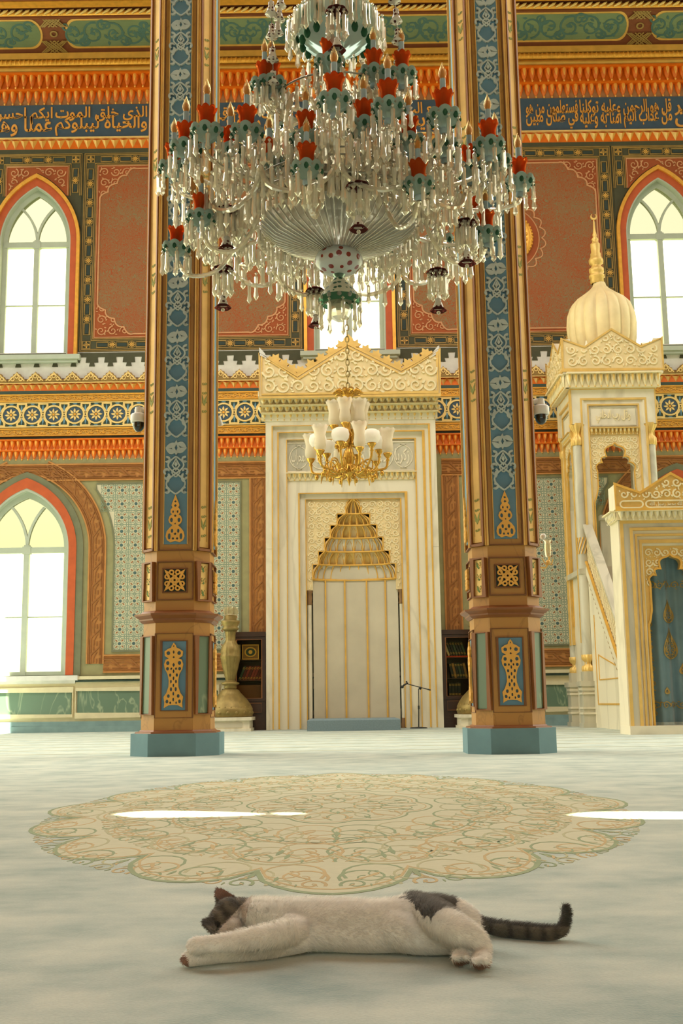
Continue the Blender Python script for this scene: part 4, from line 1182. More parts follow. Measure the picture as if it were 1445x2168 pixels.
# petal cornice and crown
g = MB(); g.box(mu(549), mu(931), Ym-.42, Ym+.5, mz(848), mz(838), 0)
g.box(mu(560), mu(926), Ym-.02, Ym+.5, mz(890), mz(846), 0); g.build('cornice_slab', ['marble'], mih)
g = MB(); muqarnas(g, mu(553), mu(929), mz(888), mz(848), .135, Ym-.0, 0, 1, 3, .36); g.build('petal_cornice', ['relief', 'gilt'], mih)
cr = [(548.5, 839), (548.5, 745), (580, 765), (629, 795), (683, 762), (738, 729), (792, 757), (849, 786), (890, 765), (931, 741), (931, 839)]
Yc = Ym-.42; kc = (at(931, 800, Yc).x - at(548.5, 800, Yc).x)/382.5; xcc = at(739.7, 800, Yc).x
cu_ = lambda px: xcc + (px-739.7)*kc
cz_ = lambda y: at(740, y, Yc).z
poly = [(cu_(x), cz_(y)) for x, y in cr]
g = MB(); g.plate([poly[::-1]], Yc, Yc+.22, 0, side=0, back=True)
ins_ = [(x + (.05 if x < xcc-.1 else -.05 if x > xcc+.1 else 0)*(1 if abs(abs(x-xcc)-1.7) < .3 else .3), z-.07) for x, z in poly]
ins_ = [(ins_[0][0], poly[0][1]+.06)] + ins_[1:-1] + [(ins_[-1][0], poly[-1][1]+.06)]
scrolls(g, ins_, .30, .034, Yc-.03, Yc, 1, seed=11)
g.stroke([p for p in ins_], .03, Yc-.025, Yc, 2, closed=True); g.stroke(poly, .03, Yc-.02, Yc, 2, closed=True)
g.build('carved_crown', ['marble_gilt', 'relief', 'gilt'], mih)
g = MB()
for s in (0, 1):
    segs = [((629, 795), (738, 729), 5), ((570, 757), (622, 790), 3), ((738, 729), (849, 786), 5), ((857, 782), (915, 750), 3)]
for a, b, n in segs:
    for i in range(n):
        t = (i+.5)/n; x = cu_(a[0]+(b[0]-a[0])*t); z = cz_(a[1]+(b[1]-a[1])*t); sl = atan2(cz_(b[1])-cz_(a[1]), cu_(b[0])-cu_(a[0]))
        o = [(-.13, -.03), (.13, -.03), (.14, .05), (.08, .07), (.10, .13), (.04, .13), (0, .2), (-.04, .13), (-.10, .13), (-.08, .07), (-.14, .05)]
        g.plate([[(x+u*cos(sl)-v*sin(sl), z+u*sin(sl)+v*cos(sl)) for u, v in o]], Yc+.02, Yc+.09, 0, back=True)
for x0_, s in ((548.5, 1), (931, -1)):
    x = cu_(x0_); z = cz_(745); g.plate([[(x, z-.05), (x+s*.16, z-.14), (x+s*.12, z-.02), (x+s*.04, z+.08), (x, z+.11)]], Yc-.02, Yc+.1, 1, back=True)
x, z = cu_(738), cz_(729); g.plate([[(x-.22, z-.05), (x+.22, z-.05), (x+.18, z+.04), (x+.1, z+.05), (x+.1, z+.12), (x, z+.22), (x-.1, z+.12), (x-.1, z+.05), (x-.18, z+.04)]], Yc, Yc+.09, 0, back=True)
g.build('leaf_crest', ['gilt', 'white_plastic'], mih)

# carpeted step in front of the niche
mat('step_carpet', '#7C8E92', .95, var=.1, vs=40, spec=.1)
a = onfloor(650, 1548.5); b = onfloor(850, 1547)
g = MB(); zt_ = .215; g.box(a.x, b.x, a.y, Ym+.28, 0, .19, 0); g.loft([[(a.x+i, a.y+i, zz) , (b.x-i, a.y+i, zz), (b.x-i, Ym+.28, zz), (a.x+i, Ym+.28, zz)] for i, zz in ((0, .19), (.01, .205), (.03, .212))], 0)
o = g.build('carpeted_step', ['step_carpet']); tag(o, 'low grey-blue carpeted step at the foot of the prayer niche', 'step')

# ================================================================ microphone stand with cable
mat('stand_black', '#2A2D2B', .4, var=0, metal=.3)
f = onfloor(886, 1542); Ys = f.y; root = thing('microphone_stand', 'black boom microphone stand at the right side of the prayer niche', 'microphone stand', tuple(f))
g = MB(); g.lathe([(.17, 0), (.17, .012), (.15, .022), (.02, .03)], f, 20, 0, cap=(True, True)); g.build('base', ['stand_black'], root)
zt_ = at(888, 1458, Ys).z; g = MB(); g.tube([(f.x, f.y, .02), (f.x+.01, f.y, zt_*.55)], .011, 8); g.tube([(f.x+.01, f.y, zt_*.5), (f.x+.015, f.y, zt_)], .008, 8); g.tube([(f.x+.01, f.y, zt_*.48), (f.x+.01, f.y, zt_*.57)], .018, 8); g.build('pole', ['stand_black'], root)
g = MB(); p0, p1 = at(911, 1461, Ys), at(858, 1447, Ys); g.tube([p0, p1], .009, 8); g.tube([p0, p0+(p1-p0)*.12], .014, 8); g.ball(at(889, 1457, Ys), .03, 8); g.build('boom', ['stand_black'], root)
g = MB(); c = p1; g.tube([c+Vector((.05, 0, .01)), c+Vector((-.03, 0, -.03)), c+Vector((-.06, 0, -.06))], [.013, .018, .016], 8); g.ball(c+Vector((-.065, 0, -.065)), .03, 10); g.ball(c+Vector((.02, 0, .03)), .018, 8); g.build('microphone', ['stand_black'], root)
g = MB(); base = onfloor(855, 1541)
pts = [base + Vector((.0, .1, .03)), base+Vector((.08, .05, .03)), base+Vector((.22, .0, .05)), base+Vector((.3, .0, .16)), base+Vector((.22, .05, .26)), base+Vector((.06, .1, .3)), base+Vector((-.02, .12, .2)), base+Vector((.02, .1, .05)), base+Vector((.25, -.02, .012)), (f.x-.1, f.y-.02, .012)]
def smooth(P, n=6):
    P = [Vector(p) for p in P]; o = []
    for i in range(len(P)-1):
        a, b, c, d = P[max(i-1, 0)], P[i], P[i+1], P[min(i+2, len(P)-1)]
        for k in range(n):
            t = k/n; o.append(.5*((2*b)+(c-a)*t+(2*a-5*b+4*c-d)*t*t+(3*b-a-3*c+d)*t**3))
    o.append(P[-1]); return o
g.tube(smooth(pts), .009, 6); o = g.build('cable', ['black']); tag(o, 'coiled black cable on the carpet beside the carpeted step', 'cable')
# ================================================================ minbar (marble pulpit)
Yd = 16.3; Yt = 20.9; Yb = 22.3
kd = (at(1420, 1100, Yd).x - at(1320, 1100, Yd).x)/100
XD = at(1311, 1106, Yd).x; XW_ = 108*kd; XDC = XD + XW_          # door axis
def dz(y, x=1419): return at(x, y, Yd).z
root = thing('minbar', 'white and gilt marble pulpit with a domed tower, stairs and curtained door, at the right', 'pulpit', (XDC, Yd, 0))
mp_side = lambda u, v, d: (XD + .02 + d, u, v)
# --- door frame: nested gilt mouldings
g = MB(); ht = dz(1100)
def U(px): return XDC + px*kd        # px offset from the axis at door scale
def nest(o, zt, i, zt2, d0, d1, mi):
    lp = [(U(-o), 0), (U(-i), 0), (U(-i), zt2), (U(i), zt2), (U(i), 0), (U(o), 0), (U(o), zt), (U(-o), zt)]
    g.plate([lp], Yd+d0, Yd+d1, mi, back=True)
nest(108, ht, 101, dz(1107), 0, .5, 1); nest(101, dz(1107), 88, dz(1116), .01, .5, 2); nest(88, dz(1116), 82, dz(1122), -.01, .5, 1)
nest(82, dz(1122), 76, dz(1129), .05, .5, 0); nest(76, dz(1129), 72, dz(1133), .03, .5, 1); nest(72, dz(1133), 66, dz(1140), .10, .5, 0); nest(66, dz(1140), 61, dz(1147), .08, .5, 1); nest(61, dz(1147), 57, dz(1152), .14, .5, 0)
for s in (-1, 1): g.box(U(s*108)-.02, U(s*108)+.02, Yd+.01, Yd+.52, 0, ht, 0)
g.build('door_frame', ['marble', 'gilt', 'marble_grey'], root)
# lobed opening
def lobes(hw, z0, zs, zt, zw, extra):
    """cusped arch outline, right half then mirrored; z0 bottom, zw where the jamb steps in"""
    hgt = zt-zs
    Rr = [(hw+extra, z0), (hw+extra, zw-.05*hgt*3), (hw+extra*.55, zw), (hw, zw+.12*hgt*3), (hw, zs)]
    pts = list(Rr)
    def lob(x0, z0_, x1, z1, b, n=6):
        o = []
        for i in range(1, n+1):
            t = i/n; x = x0+(x1-x0)*t; z = z0_+(z1-z0_)*t
            nx, nz = (z1-z0_), -(x1-x0); q = sqrt(nx*nx+nz*nz); o.append((x+nx/q*b*sin(pi*t), z+nz/q*b*sin(pi*t)))
        return o
    a = (hw, zs); b = (hw*.86, zs+hgt*.30); c = (hw*.60, zs+hgt*.52); d = (hw*.14, zs+hgt*.92)
    pts += lob(*a, *b, hgt*.08) + [(hw*.72, zs+hgt*.31)] + lob(hw*.72, zs+hgt*.31, *c, hgt*.08) + [(hw*.48, zs+hgt*.50)] + lob(hw*.48, zs+hgt*.50, *d, hgt*.16) + [(0, zt)]
    return pts
hwd = 45
rt = lobes(hwd*kd, .12, dz(1232), dz(1170), dz(1312), 8*kd)
oc = [(XDC+x, z) for x, z in rt] + [(XDC-x, z) for x, z in rt[::-1][1:]]
g = MB(); i = 57
lp = [(U(-i), .12), (U(-i), dz(1152)), (U(i), dz(1152)), (U(i), .12)]
out = [(U(i), .12), (U(i), dz(1152)), (U(-i), dz(1152)), (U(-i), .12)] + oc[::-1]
g.plate([out], Yd+.17, Yd+.34, 0, back=True)
g.stroke(oc, .03, Yd+.15, Yd+.2, 2); 
scrolls(g, [(U(-54), dz(1240)), (U(54), dz(1240)), (U(54), dz(1156)), (U(-54), dz(1156))], .13, .02, Yd+.155, Yd+.17, 1, seed=21, holes=[oc])
g.build('door_arch', ['gilt', 'relief', 'gilt_line'], root)
# cornice and crown of the door
g = MB(); g.box(U(-114), U(114), Yd-.1, Yd+.45, dz(1084), dz(1079), 0); g.box(U(-108), U(108), Yd-.02, Yd+.45, ht, dz(1084), 0); g.build('door_cornice', ['marble'], root)
g = MB(); muqarnas(g, U(-113), U(113), dz(1101), dz(1081.5), 12.6*kd, Yd, 0, 1, 1, .12)
g.mp = lambda u, v, d: (XD-.0+d, u, v); muqarnas(g, Yd-.05, Yd+.45, dz(1101), dz(1081.5), 12.6*kd, 0, 0, 1, 1, .12); g.build('petal_cornice', ['relief', 'marble'], root)
g = MB(); yc_ = Yd-.13
hw1 = 119
crn = [(U(-hw1), dz(1079)), (U(hw1), dz(1079)), (U(hw1), dz(1027)), (U(67), dz(1046)), (U(0), dz(1006)), (U(-67), dz(1046)), (U(-hw1), dz(1027))]
g.plate([crn], yc_, Yd+.28, 0, side=3, back=True)
g.stroke(crn, .035, yc_-.02, yc_, 2, closed=True)
scrolls(g, [(U(-112), dz(1061)), (U(112), dz(1061)), (U(112), dz(1036)), (U(66), dz(1051)), (U(0), dz(1013)), (U(-66), dz(1051)), (U(-112), dz(1036))], .15, .022, yc_-.02, yc_, 1, seed=23)
for a, b in ((-110, -62), (-56, 56), (62, 110)):
    z0, z1 = dz(1077), dz(1063); r = (z1-z0)/2; zc_ = (z0+z1)/2
    g.stroke(arc(U(b)-r, zc_, r, -pi/2, pi/2, 6)+arc(U(a)+r, zc_, r, pi/2, 3*pi/2, 6), .02, yc_-.02, yc_, 1, closed=True)
cb = g.build('door_crown', ['gilt', 'relief', 'gilt_line', 'marble'], root)
letters(arabic('لا اله الا الله محمد رسول الله'), U(-48), U(48), dz(1076), dz(1065), yc_, 'relief', 'inscription', cb, .01, .02)
g = MB(); g.box(U(-112), U(112), Yd-.06, Yd+.55, 0, .12, 0); g.build('door_step', ['marble'], root)
# curtain
def curtain_mat():
    m = mat('curtain', '#5A7880', .8, var=0, spec=.2); nt = m.node_tree; n = nt.nodes.new; l = nt.links.new; b = nt.nodes['Principled BSDF']; b.inputs['Sheen Weight'].default_value = .4
    tc = n('ShaderNodeTexCoord'); nz = n('ShaderNodeTexNoise'); nz.inputs['Scale'].default_value = 3; nz.inputs['Detail'].default_value = 3; l(tc.outputs['Object'], nz.inputs['Vector'])
    mx = n('ShaderNodeMix'); mx.data_type = 'RGBA'; l(nz.outputs['Fac'], mx.inputs['Factor']); mx.inputs['A'].default_value = H('#577680'); mx.inputs['B'].default_value = H('#86A0A2'); l(mx.outputs['Result'], b.inputs['Base Color'])
curtain_mat()
mat('embroidery', '#B79A55', .5, metal=.3)
fold = lambda x: .045*sin(x*19+.6)+.028*sin(x*41)+.03*sin(x*7)
cw_ = 54*kd
g = MB(); rows = []
for j in range(31):
    z = .16 + (dz(1165)-.16)*j/30
    rows.append([(XDC+cw_*(i/60*2-1), Yd+.42+fold(cw_*(i/60*2-1))*(1-.35*j/30), z) for i in range(61)])
g.loft(rows, 0, (False, False), False, True); g.build('curtain_cloth', ['curtain'], None).name = 'curtain'
cur = bpy.data.objects['curtain']; tag(cur, 'blue curtain embroidered in gold, hanging in the pulpit doorway', 'curtain')
g = MB(lambda u, v, d: (XDC+u, Yd+.412+fold(u)*(1-.35*(v-.16)/(dz(1165)-.16))+d, v))
for (px, yy, w, h) in ((0, 1290, 13, 24), (0, 1360, 17, 32), (24, 1415, 8, 10), (-14, 1462, 5, 6)):
    zc_ = dz(yy); x = px*kd*1.0; ww = w*kd; hh = h*kd
    dr = [(x+ww*1.25*sin(t)*abs(sin(t/2))**1.6, zc_ + hh*cos(t)) for t in [2*pi*i/28 for i in range(28)]]
    g.stroke(dr, .016, -.004, .002, 0, closed=True); g.stroke([(x+(a-x)*.72, zc_+(b-zc_)*.72) for a, b in dr], .01, -.004, .002, 0, closed=True)
    scrolls(g, dr, .09, .012, -.004, .002, 0, seed=31, leaf=True); g.build('embroidery', ['embroidery'], cur); g = MB(g.mp)
for s in (-1, 1):
    scrolls(g, rect(min(s*36*kd, s*46*kd), max(s*36*kd, s*46*kd), dz(1520), dz(1215)), .11, .012, -.004, .002, 0, seed=33); g.build('embroidery', ['embroidery'], cur); g = MB(g.mp)
scrolls(g, rect(-44*kd, 44*kd, dz(1502), dz(1484)), .12, .013, -.004, .002, 0, seed=35); g.build('embroidery', ['embroidery'], cur); g = MB(g.mp)
scrolls(g, rect(-42*kd, 42*kd, dz(1243), dz(1222)), .12, .013, -.004, .002, 0, seed=36)
em = g.build('embroidery', ['embroidery'], cur)
g = MB()
for i in range(80):
    x = -cw_ + 2*cw_*(i+.5)/80; g.tube([(XDC+x, Yd+.41+fold(x), .16), (XDC+x+.004, Yd+.40+fold(x), .12), (XDC+x-.003, Yd+.41+fold(x), .065)], .009, 4)
g.build('fringe', ['strip_ornament'], cur)
# dark passage behind the curtain
g = MB(); g.box(U(-104), U(104), Yd+.52, Yd+.56, .1, ht, 0); g.build('door_back', ['niche_stone'], root)

# --- stair flank
def atX(px, py, X):
    d = ray(px, py); t = X/d.x; return d.y*t, CAMH + d.z*t
XS = 4.58
r0 = atX(1240, 1121, XS); r1 = atX(1311, 1325, XS)        # underside of the handrail
sl = (r1[1]-r0[1])/(r1[0]-r0[0])
Yr0, Yr1 = Yt+.02, Yd+.5
zr = lambda y: r0[1] + sl*(y-r0[0])
print('rail', r0, r1, 'slope', sl, [zr(Yr0), zr(Yr1)])
mps = lambda u, v, d: (XS + d, u, v)
g = MB(mps)
def lean(y0, y1, o0, o1, d0, d1, mi): g.plate([[(y0, zr(y0)+o0), (y1, zr(y1)+o0), (y1, zr(y1)+o1), (y0, zr(y0)+o1)]], d0, d1, mi, back=True)
Yq = Yr0 + (.95-zr(Yr0))/sl
g.plate([[(Yr0, 0), (Yr1, 0), (Yr1, .1), (Yq, .1), (Yr0, zr(Yr0)-.85)]], 0, .12, 0, back=True)
lean(Yr0, Yr0+(.9-zr(Yr0))/sl, -.90, -.66, -.03, .14, 0)
g.build('stair_flank', ['marble'], root)
g = MB(mps); g.plate([[(Yr0, zr(Yr0)), (Yr1, zr(Yr1)), (Yr1, zr(Yr1)+.07), (Yr0, zr(Yr0)+.07)]], -.05, .12, 0, back=True); g.build('handrail', ['marble_grey'], root)
g = MB(mps); Yl = Yr0+(.68-zr(Yr0))/sl; lean(Yr0, Yl, -.66, 0, .03, .10, 0)
nn = 40
for i in range(nn):
    y = Yr0 + (Yl-Yr0)*i/nn; st_ = (Yl-Yr0)/nn
    for q in range(4):
        v0 = -.62+q*.15
        g.stroke([(y, zr(y)+v0), (y+st_, zr(y+st_)+v0+.15)], .02, .005, .04, 1); g.stroke([(y, zr(y)+v0+.15), (y+st_, zr(y+st_)+v0)], .02, .005, .04, 1)
g.build('lattice_balustrade', ['gold_dim', 'relief'], root)
g = MB(mps)
g.stroke([(Yr0, zr(Yr0)-.64), (Yr1, zr(Yr1)-.64)], .03, -.045, 0, 0); g.stroke([(Yr0, zr(Yr0)-.01), (Yr1, zr(Yr1)-.01)], .03, -.03, .03, 0)
g.stroke([(Yr0, zr(Yr0)-.92), (Yr1, zr(Yr1)-.92)], .022, -.02, 0, 1)
for i in range(40):
    y = Yr0 + (Yr1-Yr0)*(i+.5)/40; g.plate([circ(y, zr(y)-.95, .035, 8)], -.015, 0, 1)
ya, yb = Yr0-.35, Yr1+.15
g.stroke([(ya, .42), (ya, zr(ya)-1.35), ], .022, -.012, 0, 0); g.stroke([(ya, .42), (yb, .42)], .03, -.012, 0, 0)
g.stroke([(ya-.2, .85), (ya-.2, zr(ya-.2)-1.9)], .02, -.012, 0, 0); g.stroke([(ya-.2, zr(ya-.2)-1.9), (Yd+1.6, max(.85, zr(Yd+1.6)-1.9))], .02, -.012, 0, 0); g.stroke([(ya-.2, .85), (Yd+1.5, .85)], .02, -.012, 0, 0)
g.build('gilt_edging', ['gilt_line', 'gold_dim'], root)
# steps and the far flank
nst = 14; g = MB(); zt_s = zr(Yt)-.75; XE = XD + 2*XW_ - .4
for i in range(nst):
    y0 = Yr1+.1 + (Yt-Yr1-.1)*i/nst; g.box(XS+.12, XE-.1, y0, Yt+.1, zt_s*i/nst, zt_s*(i+1)/nst, 0)
g.build('stairs', ['marble_grey'], root)
g = MB(lambda u, v, d: (XE-.1+d, u, v)); g.plate([[(Yr0, 0), (Yr1, 0), (Yr1, zr(Yr1)+.1), (Yr0, zr(Yr0)+.1)]], 0, .12, 0, back=True); g.build('far_flank', ['marble'], root)

# --- tower
kt = (at(1386, 822, Yt).x - at(1205, 823, Yt).x)/181; TX = at(1295.7, 822, Yt).x; tw = 90.5*kt
def tz(y, x=1295): return at(x, y, Yt).z
def T(px): return TX + px*kt
XTL = TX - tw
mpl = lambda u, v, d: (XTL + d, u, v)            # left face
zb0, zb1 = tz(822), tz(787)
def towerface(mp, c, hw, full, name):
    """one arched face of the tower: c centre, hw half width along u"""
    sc = hw/tw
    g = MB(mp)
    def nst_(o, zt, i, zt2, d0, d1, mi):
        bt = tz(898, 1215) if o > q(71) else 1.55
        g.plate([[(c-o, bt), (c-i, bt), (c-i, zt2), (c+i, zt2), (c+i, bt), (c+o, bt), (c+o, zt), (c-o, zt)]], d0, d1, mi, back=True)
    q = lambda px: px*kt*sc
    nst_(q(90.5), zb0, q(88), tz(824), -.0, .16, 1); nst_(q(88), tz(824), q(70), tz(842), .01, .16, 0); nst_(q(70), tz(842), q(66), tz(846), -.0, .16, 1); nst_(q(66), tz(846), q(55), tz(854), .04, .16, 0); nst_(q(55), tz(854), q(52), tz(857), .03, .16, 1)
    g.plate([rect(c-q(52), c+q(52), tz(902), tz(857))], .07, .16, 0, back=True)
    g.stroke(rect(c-q(48), c+q(48), tz(899), tz(860)), .016, .055, .07, 2, closed=True)
    g.build(name, ['marble', 'gilt', 'marble_grey'], root)
    g = MB(mp); muqarnas(g, c-q(52), c+q(52), tz(918), tz(905), 8.6*kt, .09, 0, 1, 1, .09); g.build('petal_moulding', ['gilt', 'relief'], root)
    hwl = q(39); rt = lobes(hwl, 1.9, tz(995), tz(936), tz(1052), q(9))
    oc = [(c+x, z) for x, z in rt] + [(c-x, z) for x, z in rt[::-1][1:]]
    out = [(c+q(53), 1.9), (c+q(53), tz(918)), (c-q(53), tz(918)), (c-q(53), 1.9)] + oc[::-1]
    g = MB(mp); g.plate([out], .08, .22, 0, side=2, back=True)
    scrolls(g, rect(c-q(50), c+q(50), tz(1012), tz(921)), .13, .02, .068, .08, 1, seed=41, holes=[oc]); g.stroke(oc, .022, .065, .1, 3)
    g.build('carved_arch', ['marble_gilt', 'relief', 'marble', 'gilt_line'], root)
    return oc
towerface(lambda u, v, d: (u, Yt+d, v), TX, tw, True, 'front_frame')
towerface(lambda u, v, d: (XTL + d + .01, u, v), (Yt+Yb)/2, (Yb-Yt)/2-.02, False, 'side_frame')
towerface(lambda u, v, d: (TX+tw-d-.01, u, v), (Yt+Yb)/2, (Yb-Yt)/2-.02, False, 'side_frame')
g = MB(); letters(arabic('وقل رب ادخلني'), T(-36), T(36), tz(893), tz(866), Yt+.07, 'relief', 'inscription', root, .01, .02)
# floor of the tower and its marble base
g = MB(); zf = tz(1128); zf = zt_s
g.box(XTL+.02, TX+tw-.02, Yt+.02, Yb-.02, zf-.1, zf, 0)
g.build('tower_floor', ['marble_grey'], root)
# parapet at the back of the stand (grey carved marble)
g = MB(); g.box(T(-8), T(88), Yb-.2, Yb-.1, zf, zf+1.15, 0); g.box(T(-10), T(88), Yb-.24, Yb-.06, zf+1.1, zf+1.2, 0); g.build('parapet', ['marble_grey'], root)
g = MB(); g.box(XTL+.10, XTL+.2, Yt+.1, Yb-.1, .0, zf, 0); g.build('base_panel', ['marble'], root)
# corner piers with pedestals and colonnettes
for (x, y) in ((XTL+.13, Yt+.13), (XTL+.13, Yb-.13), (TX+tw-.13, Yt+.13), (TX+tw-.13, Yb-.13)):
    zp = at(1236, 1447, Yt).z
    g = MB(); g.box(x-.19, x+.19, y-.19, y+.19, 0, .08, 0); g.box(x-.165, x+.165, y-.165, y+.165, .08, zp-.1, 0); g.box(x-.18, x+.18, y-.18, y+.18, zp-.14, zp-.05, 0); g.box(x-.21, x+.21, y-.21, y+.21, zp-.05, zp+.04, 0); g.box(x-.13, x+.13, y-.13, y+.13, zp+.04, zp+.22, 0)
    for zz in (.3, .42, .75, .85): g.box(x-.185, x+.12, y-.185, y+.12, zz*zp, zz*zp+.035, 1)
    pd = g.build('pedestal', ['marble_grey', 'marble'], root)
    z0 = zp+.22; zc0, zc1 = tz(940, 1215), tz(898, 1215)
    g = MB(); g.lathe([(.115, z0+.25), (.10, zc0)], (x, y, 0), 16, 0); cl = g.build('colonnette', ['marble_grey'], root)
    g = MB()
    fl = lambda a, k: 1+.08*cos(a*10)
    g.lathe([(.12, z0), (.13, z0+.03), (.125, z0+.09), (.07, z0+.13), (.07, z0+.17), (.12, z0+.22), (.125, z0+.30), (.115, z0+.31)], (x, y, 0), 40, 0, fl=fl); g.build('gilt_base', ['gilt', 'gilt_line'], cl); g = MB()
    g.lathe([(.10, zc0-.02), (.125, zc0), (.125, zc0+.12), (.07, zc0+.18), (.07, zc0+.24), (.11, zc0+.3), (.14, zc1-.02), (.14, zc1+.02)], (x, y, 0), 40, 0, fl=fl)
    g.build('gilt_capital', ['gilt', 'gilt_line'], cl); g = MB()
    zg0, zg1 = at(1228, 1172, Yt).z, at(1228, 1137, Yt).z
    for i in range(12):
        a = 2*pi*i/12; g.tube([(x+.112*cos(a+t*.16), y+.112*sin(a+t*.16), zg0+(zg1-zg0)*t/6) for t in range(7)], .012, 4, 1)
    g.build('spiral_band', ['gilt', 'gilt_line'], cl)
    g = MB(); g.box(x-.12, x+.12, y-.12, y+.12, zc1, zb0, 0); g.build('pier', ['marble'], root)
for s in (-1, 1):
    g = MB(); x = T(s*72); g.box(x-.10, x+.10, Yt+.08, Yt+.2, 0, tz(1000), 0); g.box(x-.075, x-.055, Yt+.06, Yt+.1, .3, tz(1000), 1); g.box(x+.055, x+.075, Yt+.06, Yt+.1, .3, tz(1000), 1); g.build('pilaster', ['marble', 'gilt_line'], root)
# crown
g = MB(); e = 15*kt; g.box(XTL-e, TX+tw+e, Yt-e, Yb+.1, zb1-.07, zb1+.02, 0); g.box(XTL-.02, TX+tw+.02, Yt-.02, Yb, zb0, zb1-.05, 0); g.build('cornice_slab', ['marble'], root)
g = MB(); muqarnas(g, XTL-e*.6, TX+tw+e*.6, zb0, zb1-.05, 13.5*kt, Yt-.02, 0, 1, 1, .16); g.mp = lambda u, v, d: (XTL+d, u, v); muqarnas(g, Yt-e*.6, Yb, zb0, zb1-.05, 13.5*kt, -.02, 0, 1, 1, .16); g.build('petal_cornice', ['relief', 'gilt'], root)
def crown(mp, c, h1, sd):
    zb_, zt_, zv, za = zb1, tz(721.5), tz(739), tz(702)
    g = MB(mp); po = [(c-h1, zb_), (c+h1, zb_), (c+h1, zt_), (c+h1*.58, zv), (c, za), (c-h1*.55, zv), (c-h1, zt_)]
    g.plate([po], 0, .16, 0, side=3, back=True); g.stroke(po, .035, -.02, 0, 2, closed=True)
    m = .06; inn = [(c-h1+m, zb_+m), (c+h1-m, zb_+m), (c+h1-m, zt_-m*2), (c+h1*.58, zv-m), (c, za-m), (c-h1*.55, zv-m), (c-h1+m, zt_-m*2)]
    scrolls(g, inn, .22, .026, -.022, 0, 1, seed=sd); g.build('carved_crown', ['marble_gilt', 'relief', 'gilt', 'marble'], root)
crown(lambda u, v, d: (u, Yt-e+d, v), TX, tw+e, 51); crown(lambda u, v, d: (XTL-e+d, u, v), (Yt+Yb)/2, (Yb-Yt)/2+e, 52)
crown(lambda u, v, d: (TX+tw+e-d, u, v), (Yt+Yb)/2, (Yb-Yt)/2+e, 53); crown(lambda u, v, d: (u, Yb+.1-d, v), TX, tw+e, 54)
# ribbed dome and finial
Yo = (Yt+Yb)/2; kk = at(1346, 680, Yo).x-at(1200, 680, Yo).x; DX = at(1272, 680, Yo).x; r = kk/2
oz = lambda y: at(1270, y, Yo).z
prof = [(.88, 745), (.97, 722), (1.0, 690), (.97, 668), (.88, 650), (.70, 636), (.48, 625), (.30, 615), (.20, 607), (.17, 600)]
g = MB(); n_ = 16
g.lathe([(r*a, oz(y)) for a, y in prof], (DX, Yo, 0), n_*10, 0, fl=lambda a, k: 1 - .10*(1-abs(sin(a*n_/2))**.5)*(1-k*.6)); g.build('ribbed_dome', ['gilt_stone'] if 'gilt_stone' in MATS else ['marble_gilt'], root)
g = MB(); g.lathe([(r*.86, oz(752)), (r*.86, oz(735))], (DX, Yo, 0), 32, 0, cap=(True, True)); g.box(XTL, TX+tw, Yt, Yb, zb1, zb1+.1, 0); g.build('dome_drum', ['marble'], root)
px_ = kk/146
fin = [(13, 601), (16, 598), (15, 590), (18, 588), (18, 584), (13, 580), (17, 577), (17, 570), (12, 566), (10, 562), (16, 558), (17, 552), (14, 547), (12, 544), (12, 538), (10, 535), (11, 520), (11, 517), (7, 514), (6, 510), (8, 507), (4, 502), (5, 498), (4, 494), (3, 490), (1.5, 470), (1, 466)]
g = MB(); g.lathe([(a*px_*.9, oz(y)) for a, y in fin], (DX-.04, Yo, 0), 24, 0, fl=lambda a, k: 1+.05*cos(a*12)); 
c = (DX-.04, oz(459)); rr = 7*px_
cres = [(c[0]+rr*sin(t), c[1]-rr*cos(t)) for t in [(-2.6+5.2*i/20) for i in range(21)]] + [(c[0]+rr*.66*sin(t), c[1]+rr*.26-rr*.72*cos(t)) for t in [(2.5-5.0*i/20) for i in range(21)]]
g.plate([cres], Yo-.012, Yo+.012, 0, back=True); g.build('finial', ['gilt'], root)

